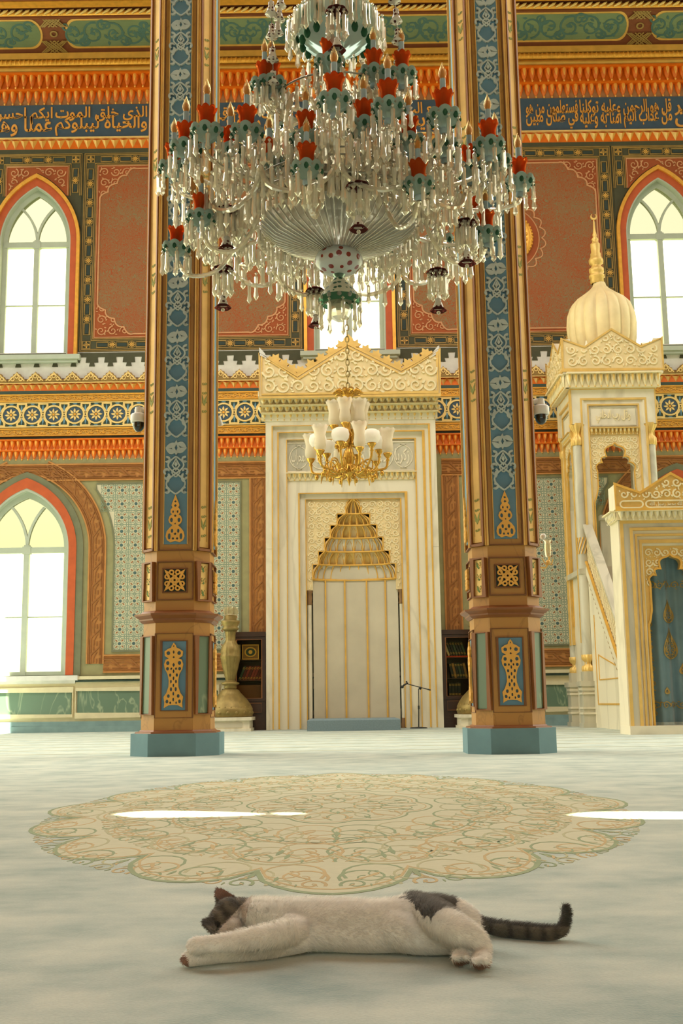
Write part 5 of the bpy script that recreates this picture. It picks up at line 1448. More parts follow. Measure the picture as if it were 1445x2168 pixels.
# ================================================================ candlesticks on marble pedestals
mat('brass', '#8E7A46', .45, metal=.6, var=.2, vs=12)
glassy('clear_glass', '#F6F0DC', clear=.3, diff=.18)
def candlestick(px, py, lab1, lab2):
    f = onfloor(px+13, py); Y = f.y; k = (at(px+50, 1450, Y).x - at(px-50, 1450, Y).x)/100; cx = at(px, py, Y).x; cy = Y+50*k
    Z = lambda y: at(px, y - (1549-py), Y).z
    g = MB(); w = 50*k
    g.box(cx-w*.96, cx+w*.96, cy-w*.96, cy+w*.96, 0, Z(1543), 0); g.box(cx-w*.9, cx+w*.9, cy-w*.9, cy+w*.9, Z(1543), Z(1526), 0); g.box(cx-w, cx+w, cy-w, cy+w, Z(1526), Z(1519), 0)
    g.box(cx-w*.6, cx+w*.6, cy-w*.92, cy-w*.89, Z(1541), Z(1529), 1)
    o = g.build('pedestal', ['marble', 'niche_stone']); tag(o, lab2, 'pedestal')
    root = thing('candlestick', lab1, 'candlestick', (cx, cy, Z(1519)))
    s = .4014
    def lat(name, prof, fl=None, mi=['brass']):
        g = MB(); g.lathe([(r*s*k, Z(1260+y*s)) for r, y in prof], (cx, cy, 0), 48, 0, fl=fl); return g.build(name, mi, root)
    lat('base', [(112, 645), (118, 640), (118, 600), (108, 592), (100, 575), (84, 550), (66, 530), (50, 512), (46, 500), (30, 492)], lambda a, q: 1+.08*abs(cos(a*12))*(1 if .3 < q < .85 else .3))
    g = MB()
    for i in range(40):
        a = 2*pi*i/40; g.ball((cx+108*s*k*cos(a), cy+108*s*k*sin(a), Z(1260+594*s)), .022, 6)
    for i in range(16):
        a = 2*pi*i/16; g.ball((cx+112*s*k*cos(a), cy+112*s*k*sin(a), Z(1260+622*s)), .05, 6, 0, (1, 1, .9))
    g.build('beading', ['brass'], root)
    lat('knop', [(30, 492), (36, 484), (30, 476), (48, 468), (49, 461), (34, 455), (24, 446)])
    lat('body', [(22, 450), (27, 430), (36, 390), (44, 350), (49, 322), (50, 316), (46, 310), (48, 290), (42, 262), (30, 245), (24, 232), (25, 200), (28, 185)], lambda a, q: 1+.12*abs(cos(a*8)))
    lat('cup', [(28, 185), (44, 175), (46, 168), (38, 160), (50, 140), (52, 128), (48, 126), (34, 124), (33, 98), (30, 97), (28, 110)])
    for i in range(3):
        a = 2*pi*i/3+.5; g = MB(); x, y = cx+.09*cos(a), cy+.09*sin(a); z = Z(1260+98*s)
        g.lathe([(.03, 0), (.06, .03), (.07, .08), (.055, .13), (.07, .17)], (x, y, z), 12, 0); g.build('glass_cup', ['clear_glass'], root)
candlestick(482, 1549, 'large brass candlestick, tall and fluted, beside the left pillar', 'square marble pedestal under the left brass candlestick')
candlestick(1022, 1542, 'large brass candlestick mostly hidden behind the right pillar', 'square marble pedestal peeking out behind the right pillar')

# ================================================================ bookcases
mat('dark_wood', '#3B2416', .35, var=.2, vs=6, spec=.5); mat('wood_panel', '#6B4526', .4, var=.2, vs=5)
glassy('case_glass', '#F4F2E4', clear=.93, diff=.0, ior=1.3)
for nm, c in (('book_red', '#7B3226'), ('book_maroon', '#55241C'), ('book_dark', '#2D3331'), ('book_green', '#3C4E3E'), ('book_cream', '#CFC19A'), ('book_tan', '#8F6D42'), ('book_orange', '#C2451F')): mat(nm, c, .5, var=.06)
Yk = 22.62
def bookcase(pa, pb, yt, yb_, label, side):
    kx = (at(pb, 1450, Yk).x-at(pa, 1450, Yk).x)/(pb-pa); x0, x1 = at(pa, 1450, Yk).x, at(pb, 1450, Yk).x
    Z = lambda y: at((pa+pb)/2, y + (yt-1338), Yk).z
    root = thing('bookcase', label, 'bookcase', ((x0+x1)/2, Yk, 0)); yb2 = Yk+.40
    g = MB(); t = .035
    g.box(x0, x0+t, Yk+.02, yb2, .08, Z(1348), 0); g.box(x1-t, x1, Yk+.02, yb2, .08, Z(1348), 0); g.box(x0, x1, yb2-.02, yb2, .08, Z(1348), 0)
    g.box(x0, x1, Yk, yb2, 0, .1, 0); g.box(x0-.0, x1+.0, Yk-.03, yb2, Z(1348), Z(1338), 0); g.box(x0, x1, Yk+.02, yb2, Z(1480)-.02, Z(1480), 0)
    g.box(x0, x1, Yk+.01, Yk+.03, .1, Z(1482), 0)
    g.build('case', ['dark_wood'], root)
    for y in (1396, 1440):
        g = MB(); g.box(x0+t, x1-t, Yk+.05, yb2-.02, Z(y)-.02, Z(y), 0); g.build('shelf', ['dark_wood'], root)
    g = MB(); za, zb_ = Z(1479), Z(1354)
    g.plate([rect(x0+.0, x1-.0, za-.05, zb_+.05), rect(x0+.07, x1-.07, za, zb_)], Yk-.01, Yk+.02, 0, back=True); g.stroke(rect(x0+.075, x1-.075, za+.005, zb_-.005), .012, Yk-.018, Yk, 1, closed=True)
    dd = g.build('door', ['dark_wood', 'brown_red'], root); g = MB(); g.box(x0+.06, x1-.06, Yk+.002, Yk+.008, za, zb_, 0); g.build('pane', ['case_glass'], dd)
    g = MB(); g.box(x0+.06, x1-.06, Yk-.01, Yk+.01, Z(1510), Z(1487), 0); g.stroke(rect(x0+.08, x1-.08, Z(1508), Z(1489)), .008, Yk-.016, Yk, 1, closed=True); g.build('drawer', ['dark_wood', 'brown_line'], root)
    return x0, x1, Z, kx
def book(x, z, w, h, tilt, m, label, grp, band_=True):
    root = thing('book', label, 'book', (x, Yk+.12, z), grp)
    ca, sa = cos(tilt), sin(tilt)
    g = MB(lambda u, v, d: (x + u*ca + v*sa, Yk+.12+d, z + v*ca - u*sa))
    g.pb(0, .005, 0, h, 0, .2, 0); g.pb(w-.005, w, 0, h, 0, .2, 0); g.pb(0, w, 0, h, -.004, .004, 0); g.build('cover', [m], root)
    g = MB(lambda u, v, d: (x + u*ca + v*sa, Yk+.12+d, z + v*ca - u*sa)); g.pb(.005, w-.005, .006, h-.006, .004, .19, 0); g.build('pages', ['book_cream'], root)
    if band_:
        g = MB(lambda u, v, d: (x + u*ca + v*sa, Yk+.12+d, z + v*ca - u*sa))
        for q in (.12, .2, .8, .88): g.pb(.0, w, h*q, h*q+.006, -.006, 0, 0)
        g.build('gilt_band', ['gilt_line'], root)
x0, x1, Z, kx = bookcase(492, 562, 1338, 1545, 'dark wooden glazed bookcase left of the prayer niche', -1)
xx = lambda px: at(px, 1450, Yk).x
rb = thing('decorated_box', 'gold box with a dark oval medallion on the upper shelf of the left bookcase', 'box', (xx(529), Yk+.15, Z(1396)))
g = MB(); g.box(xx(511), xx(547), Yk+.12, Yk+.3, Z(1396), Z(1364), 0); g.stroke(rect(xx(512), xx(546), Z(1395), Z(1365)), .018, Yk+.11, Yk+.12, 1, closed=True); g.build('box_body', ['book_tan', 'gilt_line'], rb)
g = MB(); c = (xx(529), (Z(1396)+Z(1364))/2); g.plate([circ(c[0], c[1], .12, 20, .10)], Yk+.108, Yk+.12, 1); g.plate([circ(c[0], c[1], .095, 20, .075)], Yk+.10, Yk+.12, 0); g.plate([circ(c[0], c[1], .04, 14)], Yk+.095, Yk+.12, 1); g.build('oval_medallion', ['book_green', 'gilt_line'], rb)
book(xx(502), Z(1396), .05, .30, 0, 'book_cream', 'cream book standing left of the decorated gold box in the left bookcase', 'books in the left bookcase', False)
cols = ['book_green', 'book_maroon', 'book_red', 'book_maroon', 'book_red', 'book_red', 'book_maroon', 'book_red']
for i, m in enumerate(cols):
    nm = {'book_green': 'dark green', 'book_maroon': 'maroon', 'book_red': 'red'}[m]; pos = ['leftmost', 'second from left', 'third from left', 'fourth from left', 'fifth from left', 'sixth from left', 'seventh from left', 'rightmost'][i]
    book(xx(501)+.015+i*.056, Z(1440), .045, .31, .38, m, '%s leaning book, %s on the middle shelf of the left bookcase' % (nm, pos), 'books in the left bookcase')
g = MB(); g.box(xx(500), xx(552), Yk+.1, Yk+.14, Z(1478), Z(1450), 0); o = g.build('wooden_panel', ['wood_panel']); tag(o, 'plain brown wooden board on the lowest shelf of the left bookcase', 'board')
x0, x1, Z2, kx = bookcase(937, 1007, 1333, 1540, 'dark wooden glazed bookcase right of the prayer niche, half hidden by the pillar', 1)
Z = Z2
cols = ['book_cream', 'book_dark', 'book_dark', 'book_green', 'book_dark', 'book_dark', 'book_green']
for i, m in enumerate(cols):
    nm = {'book_green': 'dark green', 'book_dark': 'black', 'book_cream': 'cream'}[m]; pos = ['leftmost', 'second from left', 'third from left', 'fourth from left', 'fifth from left', 'sixth from left', 'rightmost'][i]
    book(xx(951)+i*.055, Z(1396)+.03, .04, .29, -.32, m, '%s leaning book, %s on the upper shelf of the right bookcase' % (nm, pos), 'books in the right bookcase')
g = MB(); g.box(xx(948), xx(1000), Yk+.1, Yk+.32, Z(1396), Z(1396)+.03, 0); o = g.build('book', ['book_orange']); tag(o, 'orange-red book lying flat under the leaning books of the right bookcase', 'book', 'books in the right bookcase')
for i in range(6):
    book(xx(958)+i*.055, Z(1440), .045, .3, -.2, ['book_dark', 'book_tan', 'book_dark', 'book_green', 'book_dark', 'book_tan'][i], '%s leaning book, %s on the middle shelf of the right bookcase' % (['black', 'tan', 'black', 'dark green', 'black', 'tan'][i], ['leftmost', 'second from left', 'third from left', 'fourth from left', 'fifth from left', 'rightmost'][i]), 'books in the right bookcase')
for i in range(4):
    book(xx(951)+i*.06, Z(1479), .05, .27, 0, 'book_dark', 'black gilt-banded upright book, %s on the lowest shelf of the right bookcase' % ['leftmost', 'second from left', 'third from left', 'rightmost'][i], 'books in the right bookcase')

# ================================================================ gold roundels on the upper wall
for m, lab in ((mids[0], 'round gold-framed black disc behind the left pillar, high on the wall'), (mids[1], 'round gold-framed black disc showing beside the right pillar, high on the wall')):
    c = (m, YW-.04, lv(515)-.03); rt_ = thing('roundel', lab, 'roundel', c, 'gold-framed roundels high on the wall')
    g = MB(); R_ = .60
    pr = [(R_, 0), (R_, .04), (R_*.93, .08), (R_*.86, .10), (R_*.70, .07), (R_*.60, .06), (R_*.58, .02)]
    rings = [[(c[0]+r_*cos(2*pi*i/64), c[1]-h_, c[2]+r_*sin(2*pi*i/64)) for i in range(64)] for r_, h_ in pr]
    g.loft(rings, 0, (False, False), True, True)
    for i in range(48):
        a = 2*pi*i/48; g.ball((c[0]+R_*.97*cos(a), c[1]-.06, c[2]+R_*.97*sin(a)), .028, 5, 0)
        if i % 2: g.ball((c[0]+R_*.76*cos(a), c[1]-.08, c[2]+R_*.76*sin(a)), .04, 5, 0)
    g.build('frame', ['gold'], rt_)
    g = MB(); g.plate([circ(c[0], c[2], R_*.6, 40)], c[1]-.03, c[1], 0); dsc = g.build('disc', ['ink_black'] if 'ink_black' in MATS else ['smoked'], rt_)

# ================================================================ small things by the pillars
cx, cy, k, h, a = RP
c = at(1160, 1190, cy+.35); rt_ = thing('wall_sconce', 'gilt bracket lamp with glass shades behind the right pillar', 'sconce', c)
g = MB(); g.tube([(cx+h*.9, cy+.3, c.z-.05), (c.x-.03, c.y, c.z-.06), (c.x+.01, c.y, c.z), (c.x+.012, c.y, c.z+.06)], .010, 8); g.tube([(c.x-.06, c.y, c.z+.04), (c.x-.03, c.y, c.z-.02), (c.x+.03, c.y, c.z-.03), (c.x+.05, c.y, c.z+.03)], .007, 6); g.ball(c, .025, 8); g.build('bracket', ['gilt'], rt_)
g = MB(); g.lathe([(.022, .05), (.032, .08), (.034, .16), (.030, .2), (.04, .23)], c, 14); g.build('glass_shade', ['clear_glass'], rt_)
c2 = at(1149, 1136, cy+.3); g = MB(); g.ball(c2, .032, 14); g.build('globe', ['white_plastic'], rt_)
c = at(1136, 965, cy+.2); g = MB(); z0, z1 = at(1138, 1002, cy+.2).z, at(1135, 930, cy+.2).z
g.box(cx+h-.01, cx+h+.035, cy+.16, cy+.30, z0, z1, 0); o = g.build('column_speaker', ['white_plastic']); tag(o, 'slim white column loudspeaker on the side of the right pillar', 'loudspeaker')
cx, cy, k, h, a = LP
c = at(466, 893, cy+.25); rt_ = thing('security_camera', 'small white camera partly behind the left pillar, on its right side', 'camera', c)
g = MB(); g.box(cx+h-.02, cx+h+.02, c.y-.04, c.y+.04, c.z-.04, c.z+.06, 0); g.tube([(cx+h, c.y, c.z+.02), (c.x, c.y, c.z+.02)], .018, 8); g.build('bracket', ['white_plastic'], rt_)
g = MB(); g.tube([(c.x-.02, c.y-.04, c.z+.05), (c.x+.01, c.y-.02, c.z-.05)], [.026, .030], 10); g.build('housing', ['white_plastic'], rt_)
# ================================================================ great crystal chandelier
glassy('crystal', '#FBF8EC', clear=.18, diff=.34, rough=.04, body='#FFFAE6', ior=1.5)
glassy('crystal_rope', '#FAF6E8', clear=.25, diff=.34, rough=.10, body='#FAF3DC', ior=1.45)
glassy('fluted_glass', '#EEEEE4', clear=.10, diff=.62, rough=.12, body='#D6D6C8', ior=1.4)
glassy('green_glass', '#B4CABA', clear=.15, diff=.6, rough=.12, body='#90AA9A', ior=1.4)
glassy('pan_glass', '#C6D8CC', clear=.08, diff=.74, rough=.15, body='#B2C6B8', ior=1.4)
glassy('leaf_glass', '#5C8C6C', clear=.08, diff=.7, rough=.15, body='#568468', ior=1.4)
glassy('amber_glass', '#F08840', clear=.3, diff=.46, rough=.06, body='#D6682E', ior=1.4)
glassy('bulb_glass', '#FFF3DA', clear=.62, diff=.10, rough=.03, body='#FFE2A8', ior=1.35)
glassy('maroon_glass', '#5A2A26', clear=.1, diff=.6, rough=.1, body='#54302C', ior=1.4)
mat('flame_amber', '#C98A3A', .4, var=.05); mat('candle_tube', '#93A8AA', .5, var=.05)
mat('steel', '#8D8B7C', .3, metal=.8)
def spotted(name, base, dot, scale, size=.32):
    m = mat(name, base, .15, var=0, spec=.6); nt = m.node_tree; n = nt.nodes.new; l = nt.links.new; b = nt.nodes['Principled BSDF']
    tc = n('ShaderNodeTexCoord'); v = n('ShaderNodeTexVoronoi'); v.inputs['Scale'].default_value = scale; v.inputs['Randomness'].default_value = .35; l(tc.outputs['Object'], v.inputs['Vector'])
    lt = n('ShaderNodeMath'); lt.operation = 'LESS_THAN'; lt.inputs[1].default_value = size; l(v.outputs['Distance'], lt.inputs[0])
    mx = n('ShaderNodeMix'); mx.data_type = 'RGBA'; l(lt.outputs[0], mx.inputs['Factor']); mx.inputs['A'].default_value = H(base); mx.inputs['B'].default_value = H(dot); l(mx.outputs['Result'], b.inputs['Base Color'])
spotted('spot_maroon', '#CFC9B8', '#4A2422', 34, .34); spotted('spot_green', '#C6C6AC', '#2E5A45', 24, .36); spotted('spot_red', '#B4B8B2', '#7A2A20', 17, .34)
CYC = 7.5; AX = at(717, 560, CYC).x; UPX = .00328
chand = thing('crystal_chandelier', 'huge crystal candle chandelier with green pans and red tulip cups, before the pillars', 'chandelier', (AX, CYC, at(717, 560, CYC).z))
def az(y): return at(717, y, CYC).z
def onz(px, py, z):
    d = ray(px, py); t = (z-CAMH)/d.z; return Vector((d.x*t, d.y*t, z))
# stem and body
g = MB(); g.lathe([(.012, 0), (.012, ZCEIL - az(560) + 3)], (AX, CYC, az(560)-3+0) if False else (AX, CYC, az(590)), 8, 0)
me_h = ZCEIL - .01 - az(590); g = MB(); g.lathe([(.014, 0), (.014, me_h)], (AX, CYC, az(590)), 10, 0); g.build('rod', ['steel'], chand)
fl8 = lambda a, k: 1+.05*cos(a*12)
g = MB(); g.lathe([(.05, az(470)), (.16, az(430)), (.20, az(405)), (.10, az(392)), (.08, az(370)), (.14, az(340)), (.15, az(315)), (.07, az(290)), (.06, az(230)), (.11, az(205)), (.10, az(180)), (.05, az(160)), (.05, az(60))], (AX, CYC, 0), 36, 0, fl=fl8); g.build('glass_stem', ['crystal_rope'], chand)
# receiver plate of the arms
g = MB(); g.lathe([(.10, az(412)), (.34, az(404)), (.36, az(396)), (.30, az(388)), (.08, az(384))], (AX, CYC, 0), 48, 0, fl=lambda a, k: 1+.03*cos(a*24)); g.build('arm_plate', ['fluted_glass'], chand)
# big fluted bowl: pleated glass fan
zr_, zn = az(478), az(541)
g = MB(); n_ = 56; rings = []
for r, z in ((.10, zn), (.16, zn+.035), (.32, zn+.085), (.45, zn+.135), (.55, zr_)):
    rings.append([(AX+r*(1+(.0 if i % 2 else -.055))*cos(2*pi*i/(2*n_)), CYC+r*(1+(.0 if i % 2 else -.055))*sin(2*pi*i/(2*n_)), z+(.0 if i % 2 else .02)) for i in range(2*n_)])
g.loft(rings, 0, (False, False)); 
for i in range(n_):
    a = 2*pi*(i+.5)/n_*1.0; p = [(AX+r*cos(a), CYC+r*sin(a), z) for r, z in ((.10, zn-.004), (.16, zn+.030), (.32, zn+.080), (.45, zn+.130), (.555, zr_))]
    g.tube(p, .0045, 5, 1)
g.build('fluted_bowl', ['fluted_glass', 'crystal'], chand)
# white ball, green bell, glass drop below
rb_ = 52*UPX; zc_ = az(553)
g = MB(); g.lathe([(rb_*sin(pi*i/14), zc_ - .62*rb_*cos(pi*i/14)) for i in range(15)], (AX, CYC, 0), 40, 0); ball = g.build('white_ball', ['porcelain'] if 'porcelain' in MATS else ['spot_red'], chand)
g = MB(); g.lathe([(.05, az(575)), (.045, az(582)), (.03, az(588)), (.03, az(596)), (.05, az(600))], (AX, CYC, 0), 20, 0); g.build('neck', ['green_glass'], chand)
g = MB(); g.lathe([(.035, az(590)), (.055, az(598)), (.09, az(608)), (.125, az(622)), (.14, az(632))], (AX, CYC, 0), 48, 0); g.lathe([(.14, az(632)), (.137, az(641)), (.12, az(646))], (AX, CYC, 0), 48, 1, fl=lambda a, k: 1+.03*abs(cos(a*6))); 
g.build('green_bell', ['spot_green', 'leaf_glass'], chand)
g = MB()
for i in range(12): a = 2*pi*i/12; g.ball((AX+.138*cos(a), CYC+.138*sin(a), az(636)), .018, 8)
g.build('bell_beads', ['crystal'], chand)
g = MB(); rr = 25*UPX; g.lathe([(.012, az(634)), (rr*.45, az(640)), (rr*.95, az(650)), (rr, az(660)), (rr*.75, az(673)), (rr*.3, az(680)), (.002, az(681))], (AX, CYC, 0), 10, 0, sm=False); g.build('glass_drop', ['crystal'], chand)
# upper bowl of green glass with leaves
zb_ = az(118); zt_ = az(36); R0 = 84*UPX*1.1
g = MB(); g.lathe([(.02, zb_), (.10, zb_+.02), (R0*.75, zb_+.10), (R0*.95, zb_+.2), (R0, zt_)], (AX, CYC, 0), 48, 0, fl=lambda a, k: 1+.015*cos(a*16))
for i in range(16):
    a = 2*pi*i/16
    for (rr, z, l_) in ((R0*.99, zt_-.10, .05), (R0*.80, zb_+.10, .06)):
        a2 = a + (.2 if z < zt_-.15 else 0); c = Vector((AX+rr*1.01*cos(a2), CYC+rr*1.01*sin(a2), z)); g.ball(c, l_*.6, 6, 1, (.7, .7, 1.2))
g.build('green_bowl', ['green_glass', 'leaf_glass'], chand)
# prototypes ------------------------------------------------------
def prism_mb(g, c, L, w=.0205, sw=0):
    """hanging crystal: bead, then a long faceted drop ending in a point"""
    x, y, z = c; a0 = random.random()*3
    def ring(r, zz, n=6): return [(x+r*cos(a0+2*pi*i/n), y+r*.62*sin(a0+2*pi*i/n), zz) for i in range(n)]
    g.loft([ring(.002, z), ring(w*.62, z-.012), ring(.002, z-.026)], 0, (False, False))
    g.loft([ring(.003, z-.026), ring(w*.75, z-.04), ring(w*.62, z-.026-L*.5), ring(w, z-L*.86), ring(.001, z-L)], 0, (True, True))
def proto(mb, name, mats):
    me = mb.build(name, mats); d = me.data; bpy.data.objects.remove(me); return d
def inst(data, name, parent, loc, s=1.0):
    o = bpy.data.objects.new(name, data); COL.objects.link(o); o.parent = parent; o.location = Vector(loc) - wl(parent); o.scale = (s, s, s); return o
def rlathe(prof, n, mi, fl, g, zf=None):
    rings = []
    for k, (r, z) in enumerate(prof):
        rings.append([(r*fl(2*pi*i/n, k)*cos(2*pi*i/n), r*fl(2*pi*i/n, k)*sin(2*pi*i/n), z+(zf(2*pi*i/n, k) if zf else 0)) for i in range(n)])
    g.loft(rings, mi, (False, False), True, True)
# pan: eight flared petals with green leaves
g = MB(); q = lambda k: k/5
rlathe([(.018, -.055), (.04, -.035), (.075, -.018), (.098, .008), (.108, .035), (.105, .036), (.09, .012), (.03, -.012)], 64, 0, lambda a, k: 1+.05*abs(cos(a*4))*(k/4 if k < 5 else 1), g, lambda a, k: .022*abs(cos(a*4))**.7*(min(k, 5)/5))
for i in range(8):
    a = 2*pi*i/8; c = Vector((.098*cos(a), .098*sin(a), .008)); g.ball(c, .018, 6, 1, (.9, .9, 1.35))
    g.ball((.106*cos(a+.39), .106*sin(a+.39), .018), .009, 5, 2)
D_pan = proto(g, 'drip_pan', ['pan_glass', 'leaf_glass', 'crystal'])
g = MB(); rlathe([(.016, -.09), (.03, -.08), (.028, -.055), (.02, -.05)], 16, 0, lambda a, k: 1, g); D_sock = proto(g, 'socket', ['candle_tube'])
g = MB(); rlathe([(.022, 0), (.036, .012), (.046, .04), (.046, .08), (.056, .115), (.066, .13), (.062, .128), (.04, .08), (.03, .03)], 48, 0, lambda a, k: 1+.07*abs(cos(a*4)), g, lambda a, k: .018*abs(cos(a*4))*(1 if 4 <= k <= 6 else 0)); D_cup = proto(g, 'tulip_cup', ['amber_glass'])
g = MB(); g.lathe([(.019, .02), (.019, .29)], (0, 0, 0), 14, 0, cap=(False, True)); D_candle = proto(g, 'candle', ['candle_tube'])
g = MB(); g.lathe([(.014, .29), (.025, .315), (.027, .335), (.019, .365), (.007, .392), (.001, .41)], (0, 0, 0), 14, 0); D_bulb = proto(g, 'bulb', ['bulb_glass'])
g = MB(); g.lathe([(.015, .292), (.018, .315), (.015, .34), (.005, .36)], (0, 0, 0), 10, 0, cap=(True, True)); D_fil = proto(g, 'filament', ['flame_amber'])
D_pr = []
for L in (.15, .19, .23): g = MB(); prism_mb(g, (0, 0, 0), L); D_pr.append(proto(g, 'crystal_prism', ['crystal']))
PR = []       # all prism positions
def rope(g, P, r=.017, n=7, k=26):
    P = smooth(P, max(3, k//(len(P)-1))); R_ = [r*(1+.22*(i % 2)) for i in range(len(P))]
    g.tube(P, R_, n, 0, False)
def candle_arm(p, low=0, big=1.0, up=0):
    """a twisted glass arm with pan, tulip cup, candle and bulb ; p is the pan's centre"""
    ax = Vector((AX, CYC, 0)); rad = Vector((p.x-AX, p.y-CYC, 0)); r = rad.length; u = rad.normalized()
    g = MB(); z = p.z
    P = [ax+u*.10+Vector((0, 0, z+.06)), ax+u*(.10+r*.16)+Vector((0, 0, z-.05)), ax+u*(r*.48)+Vector((0, 0, z-.17)), ax+u*(r*.8)+Vector((0, 0, z-.20)), ax+u*(r*.98)+Vector((0, 0, z-.14)), Vector((p.x, p.y, z-.05))]
    if low: P = [ax+u*(r*.62)+Vector((0, 0, z+.38)), ax+u*(r*.60)+Vector((0, 0, z+.12)), ax+u*(r*.74)+Vector((0, 0, z-.14)), ax+u*(r*.92)+Vector((0, 0, z-.18)), Vector((p.x, p.y, z-.05))]
    rope(g, P, .014, 7, 44)
    if up:      # scroll curling back towards the stem
        Q = [ax+u*(r*.45)+Vector((0, 0, z-.25)), ax+u*(r*.62)+Vector((0, 0, z-.02)), ax+u*(r*.55)+Vector((0, 0, z+.16)), ax+u*(r*.38)+Vector((0, 0, z+.17)), ax+u*(r*.32)+Vector((0, 0, z+.05)), ax+u*(r*.42)+Vector((0, 0, z-.0))]
        rope(g, Q, .014, 6, 30)
    arm = g.build('candle_arm', ['crystal_rope'], chand)
    for nm, D in (('drip_pan', D_pan), ('socket', D_sock), ('candle', D_candle), ('bulb', D_bulb), ('filament', D_fil)): inst(D, nm, arm, p, big)
    inst(D_cup, 'tulip_cup', arm, p+Vector((0, 0, .05*big)), big)
    for i in range(8):
        a = 2*pi*i/8+.2; PR.append((p.x+.105*big*cos(a), p.y+.105*big*sin(a), z-.0, random.choice((0, 1, 1))))
mainT = [(368,364),(393,322),(437,288),(487,332),(522,289),(570,355),(647,300),(708,224),(771,277),(822,237),(866,310),(939,256),(942,320),(995,368),(1035,317),(1050,352),(1099,393)]
for i, (x, y) in enumerate(mainT): candle_arm(onz(x, y, 4.17), up=i % 2)
for i, (x, y) in enumerate([(560,188),(574,186),(697,141),(791,164),(851,167),(598,285),(755,270),(850,262)]): candle_arm(onz(x, y, 4.75), big=.95)
for i, (x, y) in enumerate([(373,532),(649,366),(886,399),(1030,502),(425,468)]): candle_arm(onz(x, y, 3.65), low=1, big=.9)
for k in range(7):       # far side of the main ring
    a = pi*(.12+.76*k/6); candle_arm(Vector((AX+1.1*cos(a), CYC+1.1*sin(a), 4.0)), up=1)
# decorative scrolls with no candle, rising between the tiers
for k in range(10):
    a = 2*pi*k/10+.2; u = Vector((cos(a), sin(a), 0)); ax = Vector((AX, CYC, 0)); g = MB()
    z = 4.35; rope(g, [ax+u*.1+Vector((0, 0, z-.2)), ax+u*.32+Vector((0, 0, z-.22)), ax+u*.50+Vector((0, 0, z+.02)), ax+u*.44+Vector((0, 0, z+.28)), ax+u*.28+Vector((0, 0, z+.33)), ax+u*.22+Vector((0, 0, z+.2)), ax+u*.3+Vector((0, 0, z+.12))], .02, 7, 42)
    g.build('glass_scroll', ['crystal_rope'], chand)
for k in range(12):      # low looping garlands
    a = 2*pi*k/12; u = Vector((cos(a), sin(a), 0)); a2 = a+2*pi/12; v = Vector((cos(a2), sin(a2), 0)); ax = Vector((AX, CYC, 0)); g = MB()
    p, q = ax+u*.98+Vector((0, 0, 3.85)), ax+v*.98+Vector((0, 0, 3.85)); m_ = (p+q)/2-Vector((0, 0, .2))
    rope(g, [p, p*.75+m_*.25-Vector((0, 0, .09)), m_, q*.75+m_*.25-Vector((0, 0, .09)), q], .016, 6, 24); g.build('glass_garland', ['crystal_rope'], chand)
# hanging rings of prisms
def ringp(r, z, n, Ls, jit=0):
    for i in range(n): a = 2*pi*i/n; PR.append((AX+r*cos(a), CYC+r*sin(a), z+random.uniform(-jit, jit), random.choice(Ls)))
[PR.append((AX+.56*cos(pi*i/30), CYC+.56*sin(pi*i/30), zr_+.02, random.choice((0, 1)))) for i in range(31)]; ringp(.64, az(418), 76, (0, 1)); ringp(.72, 3.86, 84, (1, 2), .03); ringp(.95, 3.78, 90, (1, 2), .10); ringp(.84, 4.05, 80, (1, 2), .10); ringp(1.02, 3.95, 80, (1, 2), .12); ringp(.6, 4.2, 60, (1, 2), .1)
ringp(1.14, 4.02, 76, (0, 1, 2), .12); ringp(.40, 4.20, 44, (1, 2), .05); ringp(.45, 4.72, 34, (1, 2), .05); ringp(.3, 4.5, 40, (1, 2), .1); ringp(.138, az(641), 9, (1,)); ringp(R0+.01, zt_+.0, 34, (1, 2)); ringp(R0+.05, zt_-.05, 20, (2,)); ringp(.25, az(150), 18, (1,))
# rings that carry them
for r, z in ((.64, az(418)), (.72, 3.87), (.40, 4.21), (.45, 4.73)):
    g = MB(); g.tube([(AX+r*cos(2*pi*i/48), CYC+r*sin(2*pi*i/48), z) for i in range(49)], .007, 5); g.build('hoop', ['steel'], chand)
# pendant bells in maroon and white
def pend(px, py, Y, s=1.0):
    c = at(px, py, Y); g = MB()
    g.lathe([(.008, .03), (.03, .02), (.065, .0), (.07, -.015), (.055, -.012), (.01, .01)], c, 32, 0, fl=lambda a, k: 1+.12*abs(cos(a*4)))
    r_ = g.build('maroon_rosette', ['maroon_glass'], chand)
    g = MB()
    for i in range(10): a = 2*pi*i/10; g.ball((c.x+.062*cos(a), c.y+.062*sin(a), c.z-.015), .011, 6)
    g.tube([(c.x, c.y, c.z+.3), (c.x, c.y, c.z-.2)], .005, 5); g.build('beads', ['crystal'], r_)
    for i in range(9): a = 2*pi*i/9; PR.append((c.x+.062*cos(a), c.y+.062*sin(a), c.z-.02, 1))
    g = MB(); z = c.z-.20; g.lathe([(.008, 0), (.02, -.008), (.022, -.03), (.034, -.06), (.038, -.075)], (c.x, c.y, z), 24, 0); g.lathe([(.038, -.075), (.055, -.095), (.05, -.10)], (c.x, c.y, z), 32, 1, fl=lambda a, k: 1+.1*abs(cos(a*3))); g.ball((c.x, c.y, z-.11), .014, 6, 2)
    g.build('bell_pendant', ['spot_maroon', 'maroon_glass', 'crystal'], chand)
pend(480, 442, 7.3); pend(472, 568, 7.6); pend(985, 470, 7.1); pend(925, 574, 7.6); pend(757, 392, 6.6); pend(667, 614, 8.4); pend(712, 22, 6.9)
